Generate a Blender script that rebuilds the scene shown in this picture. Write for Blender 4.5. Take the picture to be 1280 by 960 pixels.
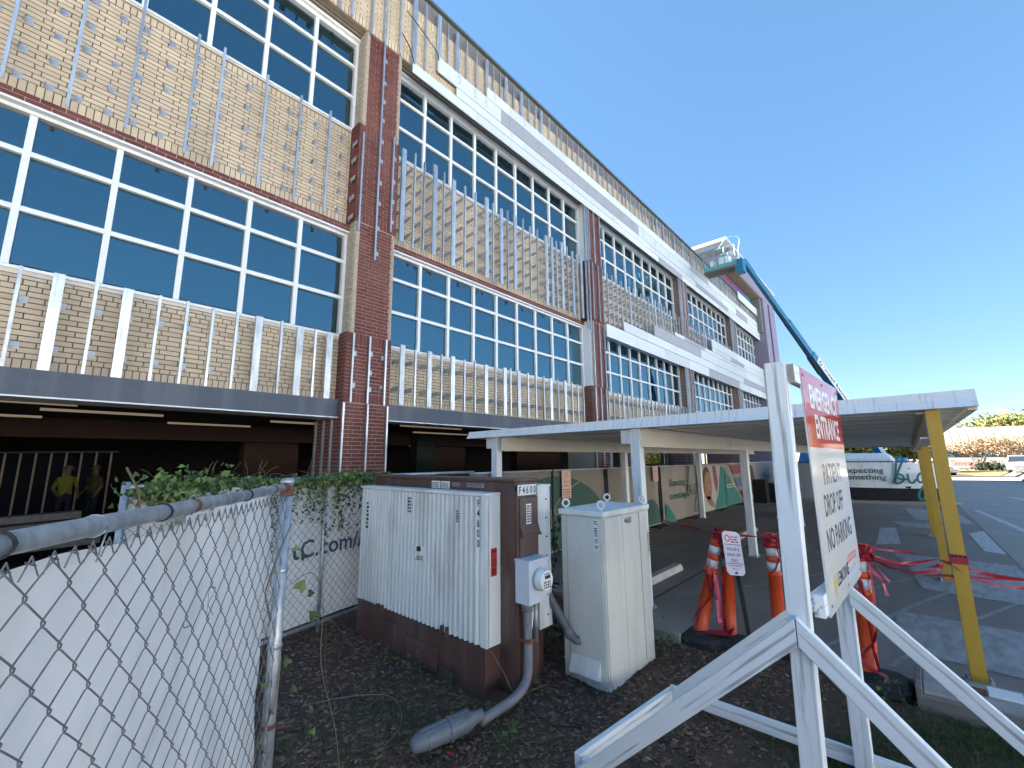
import bpy, bmesh, math, random
from mathutils import Vector, Matrix
R = math.radians
random.seed(7)
for o in list(bpy.data.objects): bpy.data.objects.remove(o)
SC = bpy.context.scene
COL = SC.collection

# ---------------------------------------------------------------- camera
YAW, PITCH, ROLL = R(47.8415), R(9.9747), R(-0.5318)
fwd = Vector((math.sin(YAW)*math.cos(PITCH), math.cos(YAW)*math.cos(PITCH), math.sin(PITCH)))
rgt = Vector((math.cos(YAW), -math.sin(YAW), 0)); upv = rgt.cross(fwd)
r2 = rgt*math.cos(ROLL)+upv*math.sin(ROLL); u2 = upv*math.cos(ROLL)-rgt*math.sin(ROLL)
CAMP = Vector((0, 0, 1.85))
cam = bpy.data.cameras.new("camera"); camo = bpy.data.objects.new("camera", cam); COL.objects.link(camo)
cam.sensor_width = 36; cam.lens = 15.167; cam.clip_start = 0.05; cam.clip_end = 3000
m = Matrix((r2, u2, -fwd)).transposed().to_4x4(); m.translation = CAMP; camo.matrix_world = m
SC.camera = camo

# ---------------------------------------------------------------- world, sun, exposure
TOSUN = Vector((-0.29, 0.957, 0)).normalized(); ELEV = R(33)
w = bpy.data.worlds.new("World"); SC.world = w; w.use_nodes = True
nt = w.node_tree; bg = nt.nodes["Background"]
sky = nt.nodes.new("ShaderNodeTexSky"); sky.sky_type = 'NISHITA'; sky.sun_disc = False
sky.sun_elevation = ELEV; sky.sun_rotation = math.atan2(TOSUN.x, TOSUN.y)
sky.air_density = 0.6; sky.dust_density = 0.0; sky.ozone_density = 2.5
gm = nt.nodes.new("ShaderNodeGamma"); gm.inputs[1].default_value = 0.44      # soften the contrast between horizon and zenith
nt.links.new(sky.outputs[0], gm.inputs[0]); hs = nt.nodes.new("ShaderNodeHueSaturation"); hs.inputs['Saturation'].default_value = 1.7
nt.links.new(gm.outputs[0], hs.inputs['Color']); nt.links.new(hs.outputs[0], bg.inputs[0]); bg.inputs[1].default_value = 0.074
sl = bpy.data.lights.new("sun", 'SUN'); sl.energy = 5.0; sl.angle = R(0.53); sl.color = (1, 0.955, 0.89)
so = bpy.data.objects.new("sun", sl); COL.objects.link(so); so.location = (-20, 40, 60)
d = Vector((TOSUN.x*math.cos(ELEV), TOSUN.y*math.cos(ELEV), math.sin(ELEV)))
so.rotation_euler = d.to_track_quat('Z', 'Y').to_euler()
SC.view_settings.view_transform = 'Standard'; SC.view_settings.look = 'None'
SC.view_settings.exposure = 3.22; SC.view_settings.gamma = 1; SC.view_settings.use_curve_mapping = False
SC.cycles.max_bounces = 6; SC.cycles.diffuse_bounces = 3; SC.cycles.glossy_bounces = 3

# ---------------------------------------------------------------- helpers
WL = {}
def wloc(o): return WL.get(o.name, Vector((0, 0, 0))) if o else Vector((0, 0, 0))
def tag(o, label=None, cat=None, group=None, kind=None):
    if label: o['label'] = label
    if cat: o['category'] = cat
    if group: o['group'] = group
    if kind: o['kind'] = kind
    return o
def empty(name, loc, label, cat, group=None, kind=None):
    o = bpy.data.objects.new(name, None); o.empty_display_size = 0.2
    COL.objects.link(o); o.location = loc; WL[o.name] = Vector(loc)
    return tag(o, label, cat, group, kind)
def inst(name, me, loc, parent=None, rot=None, scale=None):
    o = bpy.data.objects.new(name, me); COL.objects.link(o)
    if parent: o.parent = parent
    o.location = Vector(loc)-wloc(parent); WL[o.name] = Vector(loc)
    if rot: o.rotation_euler = rot
    if scale: o.scale = scale
    return o
def copy_tree(o, loc, rotz=0.0, scale=1.0):
    def cp(a, par):
        c = a.copy(); COL.objects.link(c); WL[c.name] = WL.get(a.name, Vector((0, 0, 0)))
        if par: c.parent = par
        for ch in a.children: cp(ch, c)
        return c
    c = cp(o, None); c.location = loc; c.rotation_euler = (0, 0, rotz); c.scale = (scale,)*3
    WL[c.name] = Vector(loc); return c

class MB:
    def __init__(s): s.v = []; s.f = []; s.mi = []; s.cur = 0
    def add(s, vs, fs):
        n = len(s.v); s.v += [tuple(v) for v in vs]
        for f in fs: s.f.append(tuple(n+i for i in f)); s.mi.append(s.cur)
        return s
    def box(s, x0, x1, y0, y1, z0, z1):
        return s.add([(x0,y0,z0),(x1,y0,z0),(x1,y1,z0),(x0,y1,z0),(x0,y0,z1),(x1,y0,z1),(x1,y1,z1),(x0,y1,z1)],
              [(0,3,2,1),(4,5,6,7),(0,1,5,4),(1,2,6,5),(2,3,7,6),(3,0,4,7)])
    def bar(s, p0, p1, w, h, up=(0,0,1)):
        p0 = Vector(p0); p1 = Vector(p1); d = (p1-p0).normalized(); up = Vector(up)
        sd = d.cross(up)
        if sd.length < 1e-4: sd = d.cross(Vector((1,0,0)))
        sd.normalize(); uu = sd.cross(d)
        a = sd*w/2; b = uu*h/2
        vs = [p-a-b for p in (p0,)]+[p0+a-b, p0+a+b, p0-a+b, p1-a-b, p1+a-b, p1+a+b, p1-a+b]
        return s.add(vs, [(0,1,2,3),(4,7,6,5),(0,4,5,1),(1,5,6,2),(2,6,7,3),(3,7,4,0)])
    def tube(s, path, r, n=6, cap=True):
        path = [Vector(p) for p in path]; k = len(path); rings = []
        pu = None
        for i, p in enumerate(path):
            d = (path[min(i+1,k-1)]-path[max(i-1,0)])
            if d.length < 1e-9: d = Vector((0,0,1))
            d.normalize()
            if pu is None:
                a = Vector((0,0,1)) if abs(d.z) < .9 else Vector((1,0,0))
                pu = (a-d*a.dot(d)).normalized()
            else:
                pu = pu-d*pu.dot(d)
                if pu.length < 1e-6: pu = d.orthogonal()
                pu.normalize()
            q = d.cross(pu); rr = r[i] if isinstance(r, (list, tuple)) else r
            rings.append([p+pu*rr*math.cos(2*math.pi*j/n)+q*rr*math.sin(2*math.pi*j/n) for j in range(n)])
        vs = [v for ring in rings for v in ring]
        fs = [(i*n+j, i*n+(j+1)%n, (i+1)*n+(j+1)%n, (i+1)*n+j) for i in range(k-1) for j in range(n)]
        if cap: fs += [tuple(range(n))[::-1], tuple((k-1)*n+j for j in range(n))]
        return s.add(vs, fs)
    def lathe(s, c, prof, n=16, ax=(0,0,1)):
        c = Vector(c); ax = Vector(ax).normalized()
        return s.tube([c+ax*z for r_, z in prof], [max(r_, 1e-4) for r_, z in prof], n)
    def poly(s, pts, t=None):       # planar polygon, optionally extruded by vector t
        pts = [Vector(p) for p in pts]; n = len(pts)
        if t is None: return s.add(pts, [tuple(range(n))])
        t = Vector(t)
        return s.add(pts+[p+t for p in pts], [tuple(range(n))[::-1], tuple(range(n, 2*n))]+[(i, (i+1)%n, n+(i+1)%n, n+i) for i in range(n)])
    def build(s, name, mats, parent=None, smooth=False, bevel=0, label=None, at=None):
        off = Vector(at) if at is not None else wloc(parent)
        me = bpy.data.meshes.new(name)
        me.from_pydata([(a-off.x, b-off.y, c-off.z) for a, b, c in s.v], [], s.f)
        if not isinstance(mats, (list, tuple)): mats = [mats]
        for mt in mats: me.materials.append(mt)
        if len(mats) > 1: me.polygons.foreach_set('material_index', s.mi)
        if smooth: me.polygons.foreach_set('use_smooth', [True]*len(me.polygons))
        me.update()
        o = bpy.data.objects.new(name, me); COL.objects.link(o)
        if parent: o.parent = parent; o.location = off-wloc(parent)
        else: o.location = off
        WL[o.name] = off.copy()
        if bevel:
            b = o.modifiers.new('bevel', 'BEVEL'); b.width = bevel; b.segments = 2; b.limit_method = 'ANGLE'; b.angle_limit = R(40)
        if label: o['label'] = label
        return o

class Fr:                            # a plane with origin and two axes
    def __init__(s, o, x, y): s.o = Vector(o); s.x = Vector(x).normalized(); s.y = Vector(y).normalized(); s.n = s.x.cross(s.y)
    def p(s, u, v, n=0.0): return s.o+s.x*u+s.y*v+s.n*n
def ribbon(mb, fr, pts, wd, n=0.003):
    P = [Vector((a, b)) for a, b in pts]; L = []; Rr = []
    for i, p in enumerate(P):
        d = P[min(i+1, len(P)-1)]-P[max(i-1, 0)]
        if d.length < 1e-9: d = Vector((1, 0))
        d.normalize(); q = Vector((-d.y, d.x))*wd/2
        L.append(fr.p(p.x+q.x, p.y+q.y, n)); Rr.append(fr.p(p.x-q.x, p.y-q.y, n))
    k = len(P); mb.add(L+Rr, [(i, k+i, k+i+1, i+1) for i in range(k-1)])
def spline(pts, sub=6):
    P = [Vector(p) for p in pts]; out = []
    for i in range(len(P)-1):
        a, b, c, e = P[max(i-1,0)], P[i], P[i+1], P[min(i+2, len(P)-1)]
        for k in range(sub):
            t = k/sub
            out.append(0.5*((2*b)+(c-a)*t+(2*a-5*b+4*c-e)*t*t+(3*b-a-3*c+e)*t**3))
    out.append(P[-1]); return [tuple(v) for v in out]
TXT = {}
def text(mb, fr, s, size, u, v, n=0.003, sx=1.0, fit=None, align='LEFT', shear=0.0, bold=0.0):
    key = (s, align, shear, bold)
    if key not in TXT:
        cu = bpy.data.curves.new('t', 'FONT'); cu.body = s; cu.size = 1; cu.align_x = align; cu.shear = shear; cu.offset = bold
        cu.resolution_u = 2
        o = bpy.data.objects.new('t', cu); COL.objects.link(o)
        dg = bpy.context.evaluated_depsgraph_get()
        me = bpy.data.meshes.new_from_object(o.evaluated_get(dg))
        TXT[key] = ([tuple(q.co) for q in me.vertices], [tuple(p.vertices) for p in me.polygons])
        bpy.data.objects.remove(o); bpy.data.curves.remove(cu); bpy.data.meshes.remove(me)
    vs, fs = TXT[key]
    if fit: sx = fit/size/(max(q[0] for q in vs)-min(q[0] for q in vs))
    mb.add([fr.p(u+a*size*sx, v+b*size, n) for a, b, c in vs], fs)

# ---------------------------------------------------------------- materials
def mat(name, col, rough=0.6, metal=0.0, col2=None, scale=4.0, amt=0.5, detail=6, bump=0.0, bscale=60, spec=0.5,
        island=0.0, objrnd=0.0, streak=None, emit=None, stretch=(1,1,1), trans=0.0, rvar=0.0, world=False):
    mt = bpy.data.materials.new(name); mt.use_nodes = True; N = mt.node_tree.nodes; L = mt.node_tree.links
    b = N['Principled BSDF']; b.inputs['Roughness'].default_value = rough; b.inputs['Metallic'].default_value = metal
    b.inputs['Specular IOR Level'].default_value = spec
    col = tuple(col)+(1,); b.inputs['Base Color'].default_value = col
    tc = N.new('ShaderNodeTexCoord'); mp = N.new('ShaderNodeMapping'); L.new(tc.outputs['Object'], mp.inputs[0]); mp.inputs['Scale'].default_value = stretch
    cur = None
    if col2 is not None:
        nz = N.new('ShaderNodeTexNoise'); nz.inputs['Scale'].default_value = scale; nz.inputs['Detail'].default_value = detail
        nz.inputs['Roughness'].default_value = 0.65
        L.new(mp.outputs[0], nz.inputs[0])
        rp = N.new('ShaderNodeMapRange'); rp.inputs[1].default_value = 0.5-0.35*(1-amt)-0.05; rp.inputs[2].default_value = 0.5+0.35*(1-amt)+0.05
        L.new(nz.outputs[0], rp.inputs[0])
        mx = N.new('ShaderNodeMix'); mx.data_type = 'RGBA'; mx.inputs[6].default_value = col; mx.inputs[7].default_value = tuple(col2)+(1,)
        L.new(rp.outputs[0], mx.inputs[0]); cur = mx.outputs[2]
        if rvar:
            rr = N.new('ShaderNodeMapRange'); rr.inputs[3].default_value = rough-rvar; rr.inputs[4].default_value = rough+rvar
            L.new(nz.outputs[0], rr.inputs[0]); L.new(rr.outputs[0], b.inputs['Roughness'])
    if island or objrnd:
        gm = N.new('ShaderNodeNewGeometry'); oi = N.new('ShaderNodeObjectInfo')
        ad = N.new('ShaderNodeMath'); ad.operation = 'ADD'; L.new(gm.outputs['Random Per Island'], ad.inputs[0]); L.new(oi.outputs['Random'], ad.inputs[1])
        fr = N.new('ShaderNodeMath'); fr.operation = 'FRACT'; L.new(ad.outputs[0], fr.inputs[0])
        mr = N.new('ShaderNodeMapRange'); k = max(island, objrnd); mr.inputs[3].default_value = 1-k; mr.inputs[4].default_value = 1+k
        L.new(fr.outputs[0], mr.inputs[0])
        hs = N.new('ShaderNodeHueSaturation'); L.new(mr.outputs[0], hs.inputs['Value'])
        m2 = N.new('ShaderNodeMapRange'); m2.inputs[3].default_value = 0.497; m2.inputs[4].default_value = 0.503
        L.new(fr.outputs[0], m2.inputs[0]); L.new(m2.outputs[0], hs.inputs['Hue'])
        if cur: L.new(cur, hs.inputs['Color'])
        else: hs.inputs['Color'].default_value = col
        cur = hs.outputs[0]
    if streak:                        # (colour, strength, scale): run-down dirt streaks
        nz = N.new('ShaderNodeTexNoise'); nz.inputs['Scale'].default_value = streak[2]; nz.inputs['Detail'].default_value = 5
        mp2 = N.new('ShaderNodeMapping'); mp2.inputs['Scale'].default_value = streak[3] if len(streak) > 3 else (1, 1, 0.06)
        L.new(N.new('ShaderNodeNewGeometry').outputs['Position'] if world else tc.outputs['Object'], mp2.inputs[0]); L.new(mp2.outputs[0], nz.inputs[0])
        rp = N.new('ShaderNodeMapRange'); lo_ = streak[4] if len(streak) > 4 else .5; rp.inputs[1].default_value = lo_; rp.inputs[2].default_value = lo_+.13; rp.inputs[4].default_value = streak[1]
        L.new(nz.outputs[0], rp.inputs[0])
        mx = N.new('ShaderNodeMix'); mx.data_type = 'RGBA'; mx.inputs[7].default_value = tuple(streak[0])+(1,)
        L.new(rp.outputs[0], mx.inputs[0])
        if cur: L.new(cur, mx.inputs[6])
        else: mx.inputs[6].default_value = col
        cur = mx.outputs[2]
    if cur: L.new(cur, b.inputs['Base Color'])
    if bump:
        nz = N.new('ShaderNodeTexNoise'); nz.inputs['Scale'].default_value = bscale; nz.inputs['Detail'].default_value = 4
        L.new(mp.outputs[0], nz.inputs[0])
        bp = N.new('ShaderNodeBump'); bp.inputs['Strength'].default_value = min(1, bump); bp.inputs['Distance'].default_value = 0.01
        L.new(nz.outputs[0], bp.inputs['Height']); L.new(bp.outputs[0], b.inputs['Normal'])
    if emit: b.inputs['Emission Color'].default_value = tuple(emit[:3])+(1,); b.inputs['Emission Strength'].default_value = emit[3]
    if trans: b.inputs['Transmission Weight'].default_value = trans
    return mt
def brickmat(name, c1, c2, mortar, bw, bh, mort=0.008, axis='XZ'):
    mt = bpy.data.materials.new(name); mt.use_nodes = True; N = mt.node_tree.nodes; L = mt.node_tree.links
    b = N['Principled BSDF']; b.inputs['Roughness'].default_value = 0.85
    tc = N.new('ShaderNodeTexCoord'); sp = N.new('ShaderNodeSeparateXYZ'); cb = N.new('ShaderNodeCombineXYZ')
    L.new(tc.outputs['Object'], sp.inputs[0]); ad = N.new('ShaderNodeMath'); ad.operation = 'ADD'
    L.new(sp.outputs[0], ad.inputs[0]); L.new(sp.outputs[1], ad.inputs[1]); L.new(ad.outputs[0], cb.inputs[0]); L.new(sp.outputs[2], cb.inputs[1])
    t = N.new('ShaderNodeTexBrick'); L.new(cb.outputs[0], t.inputs[0]); t.inputs['Scale'].default_value = 1
    t.inputs['Color1'].default_value = tuple(c1)+(1,); t.inputs['Color2'].default_value = tuple(c2)+(1,); t.inputs['Mortar'].default_value = tuple(mortar)+(1,)
    t.inputs['Brick Width'].default_value = bw; t.inputs['Row Height'].default_value = bh; t.inputs['Mortar Size'].default_value = mort
    t.inputs['Mortar Smooth'].default_value = 0.1; t.inputs['Bias'].default_value = 0; t.offset = 0.33
    L.new(t.outputs[0], b.inputs['Base Color'])
    bp = N.new('ShaderNodeBump'); bp.inputs['Strength'].default_value = 0.6; bp.inputs['Distance'].default_value = 0.008; bp.invert = True
    L.new(t.outputs['Fac'], bp.inputs['Height']); L.new(bp.outputs[0], b.inputs['Normal'])
    return mt
M = {}
M['tan'] = mat('tan_brick', (.63,.515,.375), .85, col2=(.55,.44,.31), scale=9, amt=.3, island=.08, objrnd=.08, bump=.25, bscale=160, world=True, streak=((.44,.35,.25),.5,1.1,(1,1,.4),.47))
M['tanflat'] = brickmat('tan_brickwork', (.63,.515,.375), (.55,.44,.31), (.17,.14,.11), .254, .0762, .011)
M['red'] = mat('red_brick', (.15,.038,.030), .8, col2=(.105,.030,.026), scale=12, amt=.3, island=.2, objrnd=.2, bump=.25, bscale=160, world=True, streak=((.20,.085,.07),.4,1.6,(1,1,.3),.5))
M['redflat'] = brickmat('red_brickwork', (.145,.04,.033), (.11,.032,.027), (.48,.40,.34), .254, .0762, .011)
M['mortar'] = mat('grey_mortar', (.13,.105,.085), .95, col2=(.09,.072,.058), scale=20, bump=.4)
M['mortarl'] = mat('pale_mortar', (.44,.36,.30), .95, col2=(.36,.29,.24), scale=20, bump=.4)
M['rough'] = mat('rough_mortar_edge', (.46,.40,.32), .95, col2=(.30,.24,.18), scale=18, amt=.6, bump=1, bscale=40)
M['steel'] = mat('galvanised_steel', (.68,.71,.74), .40, .8, col2=(.42,.45,.48), scale=9, amt=.6, rvar=.14, stretch=(1,1,.3), objrnd=.22)
M['steeld'] = mat('dull_galvanised_steel', (.40,.43,.46), .5, .7, col2=(.30,.32,.35), scale=9, objrnd=.15)
M['clip'] = mat('bracket_steel', (.48,.51,.55), .5, .55, col2=(.36,.38,.41), scale=14)
M['frame'] = mat('white_aluminium_frame', (.74,.76,.78), .4, col2=(.68,.70,.72), scale=2)
M['cream'] = mat('cream_sill', (.70,.64,.55), .7, col2=(.60,.54,.45), scale=5)
M['beam'] = mat('grey_painted_steel', (.072,.09,.12), .6, col2=(.058,.072,.098), scale=1.6, amt=.4, stretch=(.3,1,3), streak=((.14,.155,.18),.35,3.0))
M['black'] = mat('dark_gasket', (.012,.012,.014), .6)
M['glass'] = mat('blue_reflective_glass', (.004,.012,.022), .015, spec=1.0)
_b = M['glass'].node_tree.nodes['Principled BSDF']; _b.inputs['IOR'].default_value = 2.05; _b.inputs['Specular Tint'].default_value = (.50,.88,1,1)
_n = M['glass'].node_tree.nodes; _l = M['glass'].node_tree.links
_nz = _n.new('ShaderNodeTexNoise'); _nz.inputs['Scale'].default_value = 1.3; _bp = _n.new('ShaderNodeBump'); _bp.inputs['Strength'].default_value = .035; _bp.inputs['Distance'].default_value = .05
_tc = _n.new('ShaderNodeTexCoord'); _l.new(_tc.outputs['Object'], _nz.inputs[0]); _l.new(_nz.outputs[0], _bp.inputs['Height']); _l.new(_bp.outputs[0], _b.inputs['Normal'])
M['panelw'] = mat('white_cement_panel', (.62,.665,.68), .65, col2=(.55,.60,.615), scale=30, amt=.5, objrnd=.09)
M['panelg'] = mat('grey_cement_panel', (.36,.37,.41), .65, col2=(.30,.31,.35), scale=60, amt=.6, objrnd=.06)
M['pencil'] = mat('pencil_mark', (.16,.17,.20), .9)
M['sheath'] = mat('dark_sheathing', (.19,.18,.175), .9, col2=(.14,.13,.125), scale=3)
M['coping'] = mat('dark_metal_coping', (.13,.15,.14), .45, .3)
M['soffit'] = mat('timber_soffit', (.34,.26,.18), .9, col2=(.20,.15,.10), scale=6, amt=.6, stretch=(.3,2,2))
M['intwall'] = mat('dark_interior_wall', (.018,.016,.015), .95, col2=(.012,.011,.010), scale=2)  # interior colours made near black, standing in for the ground floor's shade
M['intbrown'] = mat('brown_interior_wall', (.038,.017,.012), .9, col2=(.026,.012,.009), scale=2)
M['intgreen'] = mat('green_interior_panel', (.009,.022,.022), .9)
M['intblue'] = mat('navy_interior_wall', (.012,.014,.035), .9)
M['lamp'] = mat('strip_light', (.16,.14,.11), .5, emit=(1,.78,.55,.02))  # fixtures are unlit; faint emission stands in for the light they catch
M['trimw'] = mat('pale_trim', (.52,.46,.40), .7, col2=(.4,.35,.3), scale=4)

def plank(name, mt, a, b, w_, h, parent=None, up=(0,0,1), bevel=.004, ends=(None,None)):
    '''a board from a to b, built along its own X so that grain and wear follow it; ends: world normals of slanted end cuts'''
    a = Vector(a); b = Vector(b); d_ = (b-a); L = d_.length; d_.normalize(); y = d_.cross(Vector(up)); y.normalize(); z = y.cross(d_)
    y = -y; Mx = Matrix((d_, y, d_.cross(y))).transposed()
    vs = [(0,-w_/2,-h/2),(L,-w_/2,-h/2),(L,w_/2,-h/2),(0,w_/2,-h/2),(0,-w_/2,h/2),(L,-w_/2,h/2),(L,w_/2,h/2),(0,w_/2,h/2)]
    out = []
    for v in vs:
        e = 0 if v[0] == 0 else 1
        if ends[e] is not None:
            n = Mx.transposed() @ Vector(ends[e]).normalized(); x0 = v[0]; x = x0-(n.y*v[1]+n.z*v[2])/n.x; v = (x, v[1], v[2])
        out.append(v)
    me = bpy.data.meshes.new(name); me.from_pydata(out, [], [(0,3,2,1),(4,5,6,7),(0,1,5,4),(1,2,6,5),(2,3,7,6),(3,0,4,7)]); me.materials.append(mt); me.update()
    o = bpy.data.objects.new(name, me); COL.objects.link(o)
    if parent: o.parent = parent
    m4 = Mx.to_4x4(); m4.translation = a-wloc(parent); o.matrix_local = m4; WL[o.name] = a.copy()
    if bevel: q = o.modifiers.new('bevel', 'BEVEL'); q.width = bevel; q.segments = 2
    return o
# ================================================================ THE SETTING: ground
PITCH_X = 9.19; YG = 8.47; YF = 8.40; YT = 8.43; YP = 8.05; H = 4.82; ZS = 4.44
def GLn(n): return 5.05+PITCH_X*(n-1)
def GRn(n): return GLn(n)+8.1

M['land'] = mat('dry_land', (.20,.16,.09), .95, col2=(.14,.12,.07), scale=.15)
M['asph'] = mat('worn_asphalt', (.33,.315,.295), .88, col2=(.25,.237,.222), scale=.9, amt=.5, detail=9, bump=.35, bscale=120, streak=((.27,.268,.265),.5,1.2,(1,.12,1)))
M['conc'] = mat('stained_concrete', (.27,.235,.21), .85, col2=(.185,.16,.145), scale=.7, amt=.5, detail=9, bump=.25, bscale=140, streak=((.15,.13,.12),.45,1.0,(.15,1,1)))
M['soil'] = mat('dark_mulch_soil', (.125,.072,.046), .97, col2=(.07,.041,.027), scale=9, amt=.6, detail=9, bump=1, bscale=70)
M['paint'] = mat('worn_white_paint', (.62,.63,.64), .8, col2=(.30,.30,.305), scale=14, amt=.72, detail=9)
M['paintb'] = mat('worn_blue_grey_paint', (.38,.385,.40), .8, col2=(.27,.25,.235), scale=11, amt=.8, detail=11, stretch=(.3,1,1))
M['kerb'] = mat('grey_concrete', (.30,.28,.25), .9, col2=(.20,.185,.165), scale=6, amt=.5, bump=.4, bscale=90)
M['lotc'] = mat('sunlit_concrete', (.24,.215,.185), .9, col2=(.19,.17,.145), scale=.5)
M['drygr'] = mat('dry_lawn', (.20,.145,.05), .95, col2=(.13,.10,.035), scale=.7, amt=.5, detail=9, bump=.6, bscale=12)

MB().add([(-400,-400,-.09),(700,-400,-.09),(700,400,-.09),(-400,400,-.09)], [(0,1,2,3)]).build('ground', M['land']); tag(bpy.data.objects['ground'], kind='structure')
def slab(name, x0, x1, y0, y1, z, mt, th=.3):
    o = MB().box(x0, x1, y0, y1, z-th, z).build(name, mt); tag(o, kind='structure'); return o
# asphalt drive (right of the joint) and concrete under the canopy
slab('road', 5.25, 46.6, -16, -1.16, 0.0, M['asph'], .08)
slab('pavement', 5.25, 46.6, -1.145, 5.6, 0.004, M['conc'], .09)
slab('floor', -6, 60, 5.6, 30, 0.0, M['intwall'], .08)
slab('car_park', 46.62, 180, -16, 5.5, -.004, M['lotc'], .08)
slab('path', -40, 5.24, -16, -3.2, -.03, M['asph'], .05)
M['lotp'] = mat('pale_concrete_lot', (.47,.455,.43), .9, col2=(.39,.375,.355), scale=.4)
slab('parking_lot', -120, 150, -110, -16.02, -.02, M['lotp'], .05)
# soil bed: one uneven sheet
mb = MB(); nx, ny = 110, 120
from mathutils import noise as NZ
def soilz(x, y):
    return -.035+.035*NZ.noise(Vector((x*.9, y*.9, 3)))+.014*NZ.noise(Vector((x*4, y*4, 1)))+.008*NZ.noise(Vector((x*11, y*11, 1)))-.02*max(0, min(1, (x-4.7)/.5))
x0, x1, y0, y1 = -4.0, 5.25, -3.2, 5.6
mb.v = [(x0+(x1-x0)*i/nx, y0+(y1-y0)*j/ny, soilz(x0+(x1-x0)*i/nx, y0+(y1-y0)*j/ny)) for j in range(ny+1) for i in range(nx+1)]
mb.f = [(j*(nx+1)+i, j*(nx+1)+i+1, (j+1)*(nx+1)+i+1, (j+1)*(nx+1)+i) for j in range(ny) for i in range(nx)]
tag(mb.build('soil', M['soil'], smooth=True), kind='structure')
# painted markings
mb = MB()
def quadz(mb, pts, z=.0085): mb.add([(x, y, z) for x, y in pts], [tuple(range(len(pts)))])
mb = MB(); 
quadz(mb, [(12.35,.75),(12.75,.36),(15.5,.50),(15.2,.80)]); tag(mb.build('road_marking', M['paint']), kind='structure')
mb = MB(); quadz(mb, [(15.43,-.83),(16.1,-1.13),(12.6,-1.13),(12.75,-.86)]); tag(mb.build('road_marking', M['paint']), kind='structure')
for p in ([(21.5,.37),(17.9,.1),(17.4,-1.1),(20.8,-.93)], [(11.5,.5),(11.4,-1.1),(8.5,-1.12),(8.7,.1),(10.4,.25)], [(17.0,.6),(15.9,.35),(15.8,-.5),(16.9,-.6)], [(7.3,.35),(7.25,-.95),(5.75,-1.0),(5.9,.3)]):
    mb = MB(); quadz(mb, p); tag(mb.build('road_marking', M['paintb']), kind='structure')
for p in ([(5.6,-1.5),(5.35,-3.2),(5.9,-3.2),(6.3,-1.6)], [(22,-1.4),(22,-1.55),(9,-2.6),(9,-2.4)], [(30,-3.0),(30,-3.2),(18,-4.9),(18,-4.65)], [(26,-7),(26,-7.2),(22,-7.4),(22,-7.2)]):
    mb = MB(); quadz(mb, p, .0045); tag(mb.build('road_marking', M['paint']), kind='structure')
M['tmark'] = mat('pale_tyre_mark', (.36,.345,.33), .85, col2=(.24,.215,.2), scale=9, amt=.7)
for pts, wd in (([(5.3,.9),(6.5,.55),(8.5,-.1),(11,-1.1)],.05), ([(5.3,1.5),(7,1.0),(9,.35),(11.5,-.9)],.04), ([(5.4,.35),(7,-.15),(9,-.95)],.045), ([(6.2,2.6),(8.2,1.5),(10.5,.9),(13.5,.7)],.04), ([(8,2.9),(10,2.2),(13,1.9)],.035)):
    q = MB(); ribbon(q, Fr((0,0,.0075),(1,0,0),(0,1,0)), spline(pts, 8), wd, 0); tag(q.build('tyre_mark', M['tmark']), kind='structure')
mb = MB(); mb.box(5.25,46.6,-1.162,-1.145,-.07,-.006); tag(mb.build('pavement_joint', M['black']), kind='structure')
for X in (9.9, 14.4, 19, 23.6): 
    mb = MB(); mb.add([(X,-1.14,.0062),(X+.03,-1.14,.0062),(X+.03,5.2,.0062),(X,5.2,.0062)],[(0,1,2,3)]); tag(mb.build('pavement_joint', M['black']), kind='structure')
mb = MB(); mb.add([(5.6,2.75,.0062),(5.6,2.78,.0062),(24,2.78,.0062),(24,2.75,.0062)],[(0,1,2,3)][::-1]); tag(mb.build('pavement_joint', M['black']), kind='structure')
# far side: kerb and lawn
mb = MB(); mb.poly([(55.5,-2.3,-.01),(92,-3.0,-.01),(92,-9.0,-.01),(72,-8.0,-.01),(57,-5.6,-.01)][::-1], (0,0,.10)); tag(mb.build('lawn', M['drygr']), kind='structure')
mb = MB(); mb.poly([(78,-.5,-.01),(125,-.5,-.01),(125,-22,-.01),(88,-9,-.01)][::-1], (0,0,.10)); tag(mb.build('lawn', M['drygr']), kind='structure')
mb = MB(); mb.poly([(54.5,-1.9,-.012),(55.3,-1.9,-.012),(56.9,-5.8,-.012),(72,-8.2,-.012),(92,-9.2,-.012),(92,-9.8,-.012),(71,-8.8,-.012),(56.3,-6.4,-.012)][::-1], (0,0,.12)); tag(mb.build('kerb', M['lotc']), kind='structure')
mb = MB(); mb.poly([(42,-5.6,-.012),(52,-6.0,-.012),(60,-14,-.012),(44,-14,-.012)][::-1], (0,0,.13)); tag(mb.build('traffic_island', M['kerb']), kind='structure')

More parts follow.
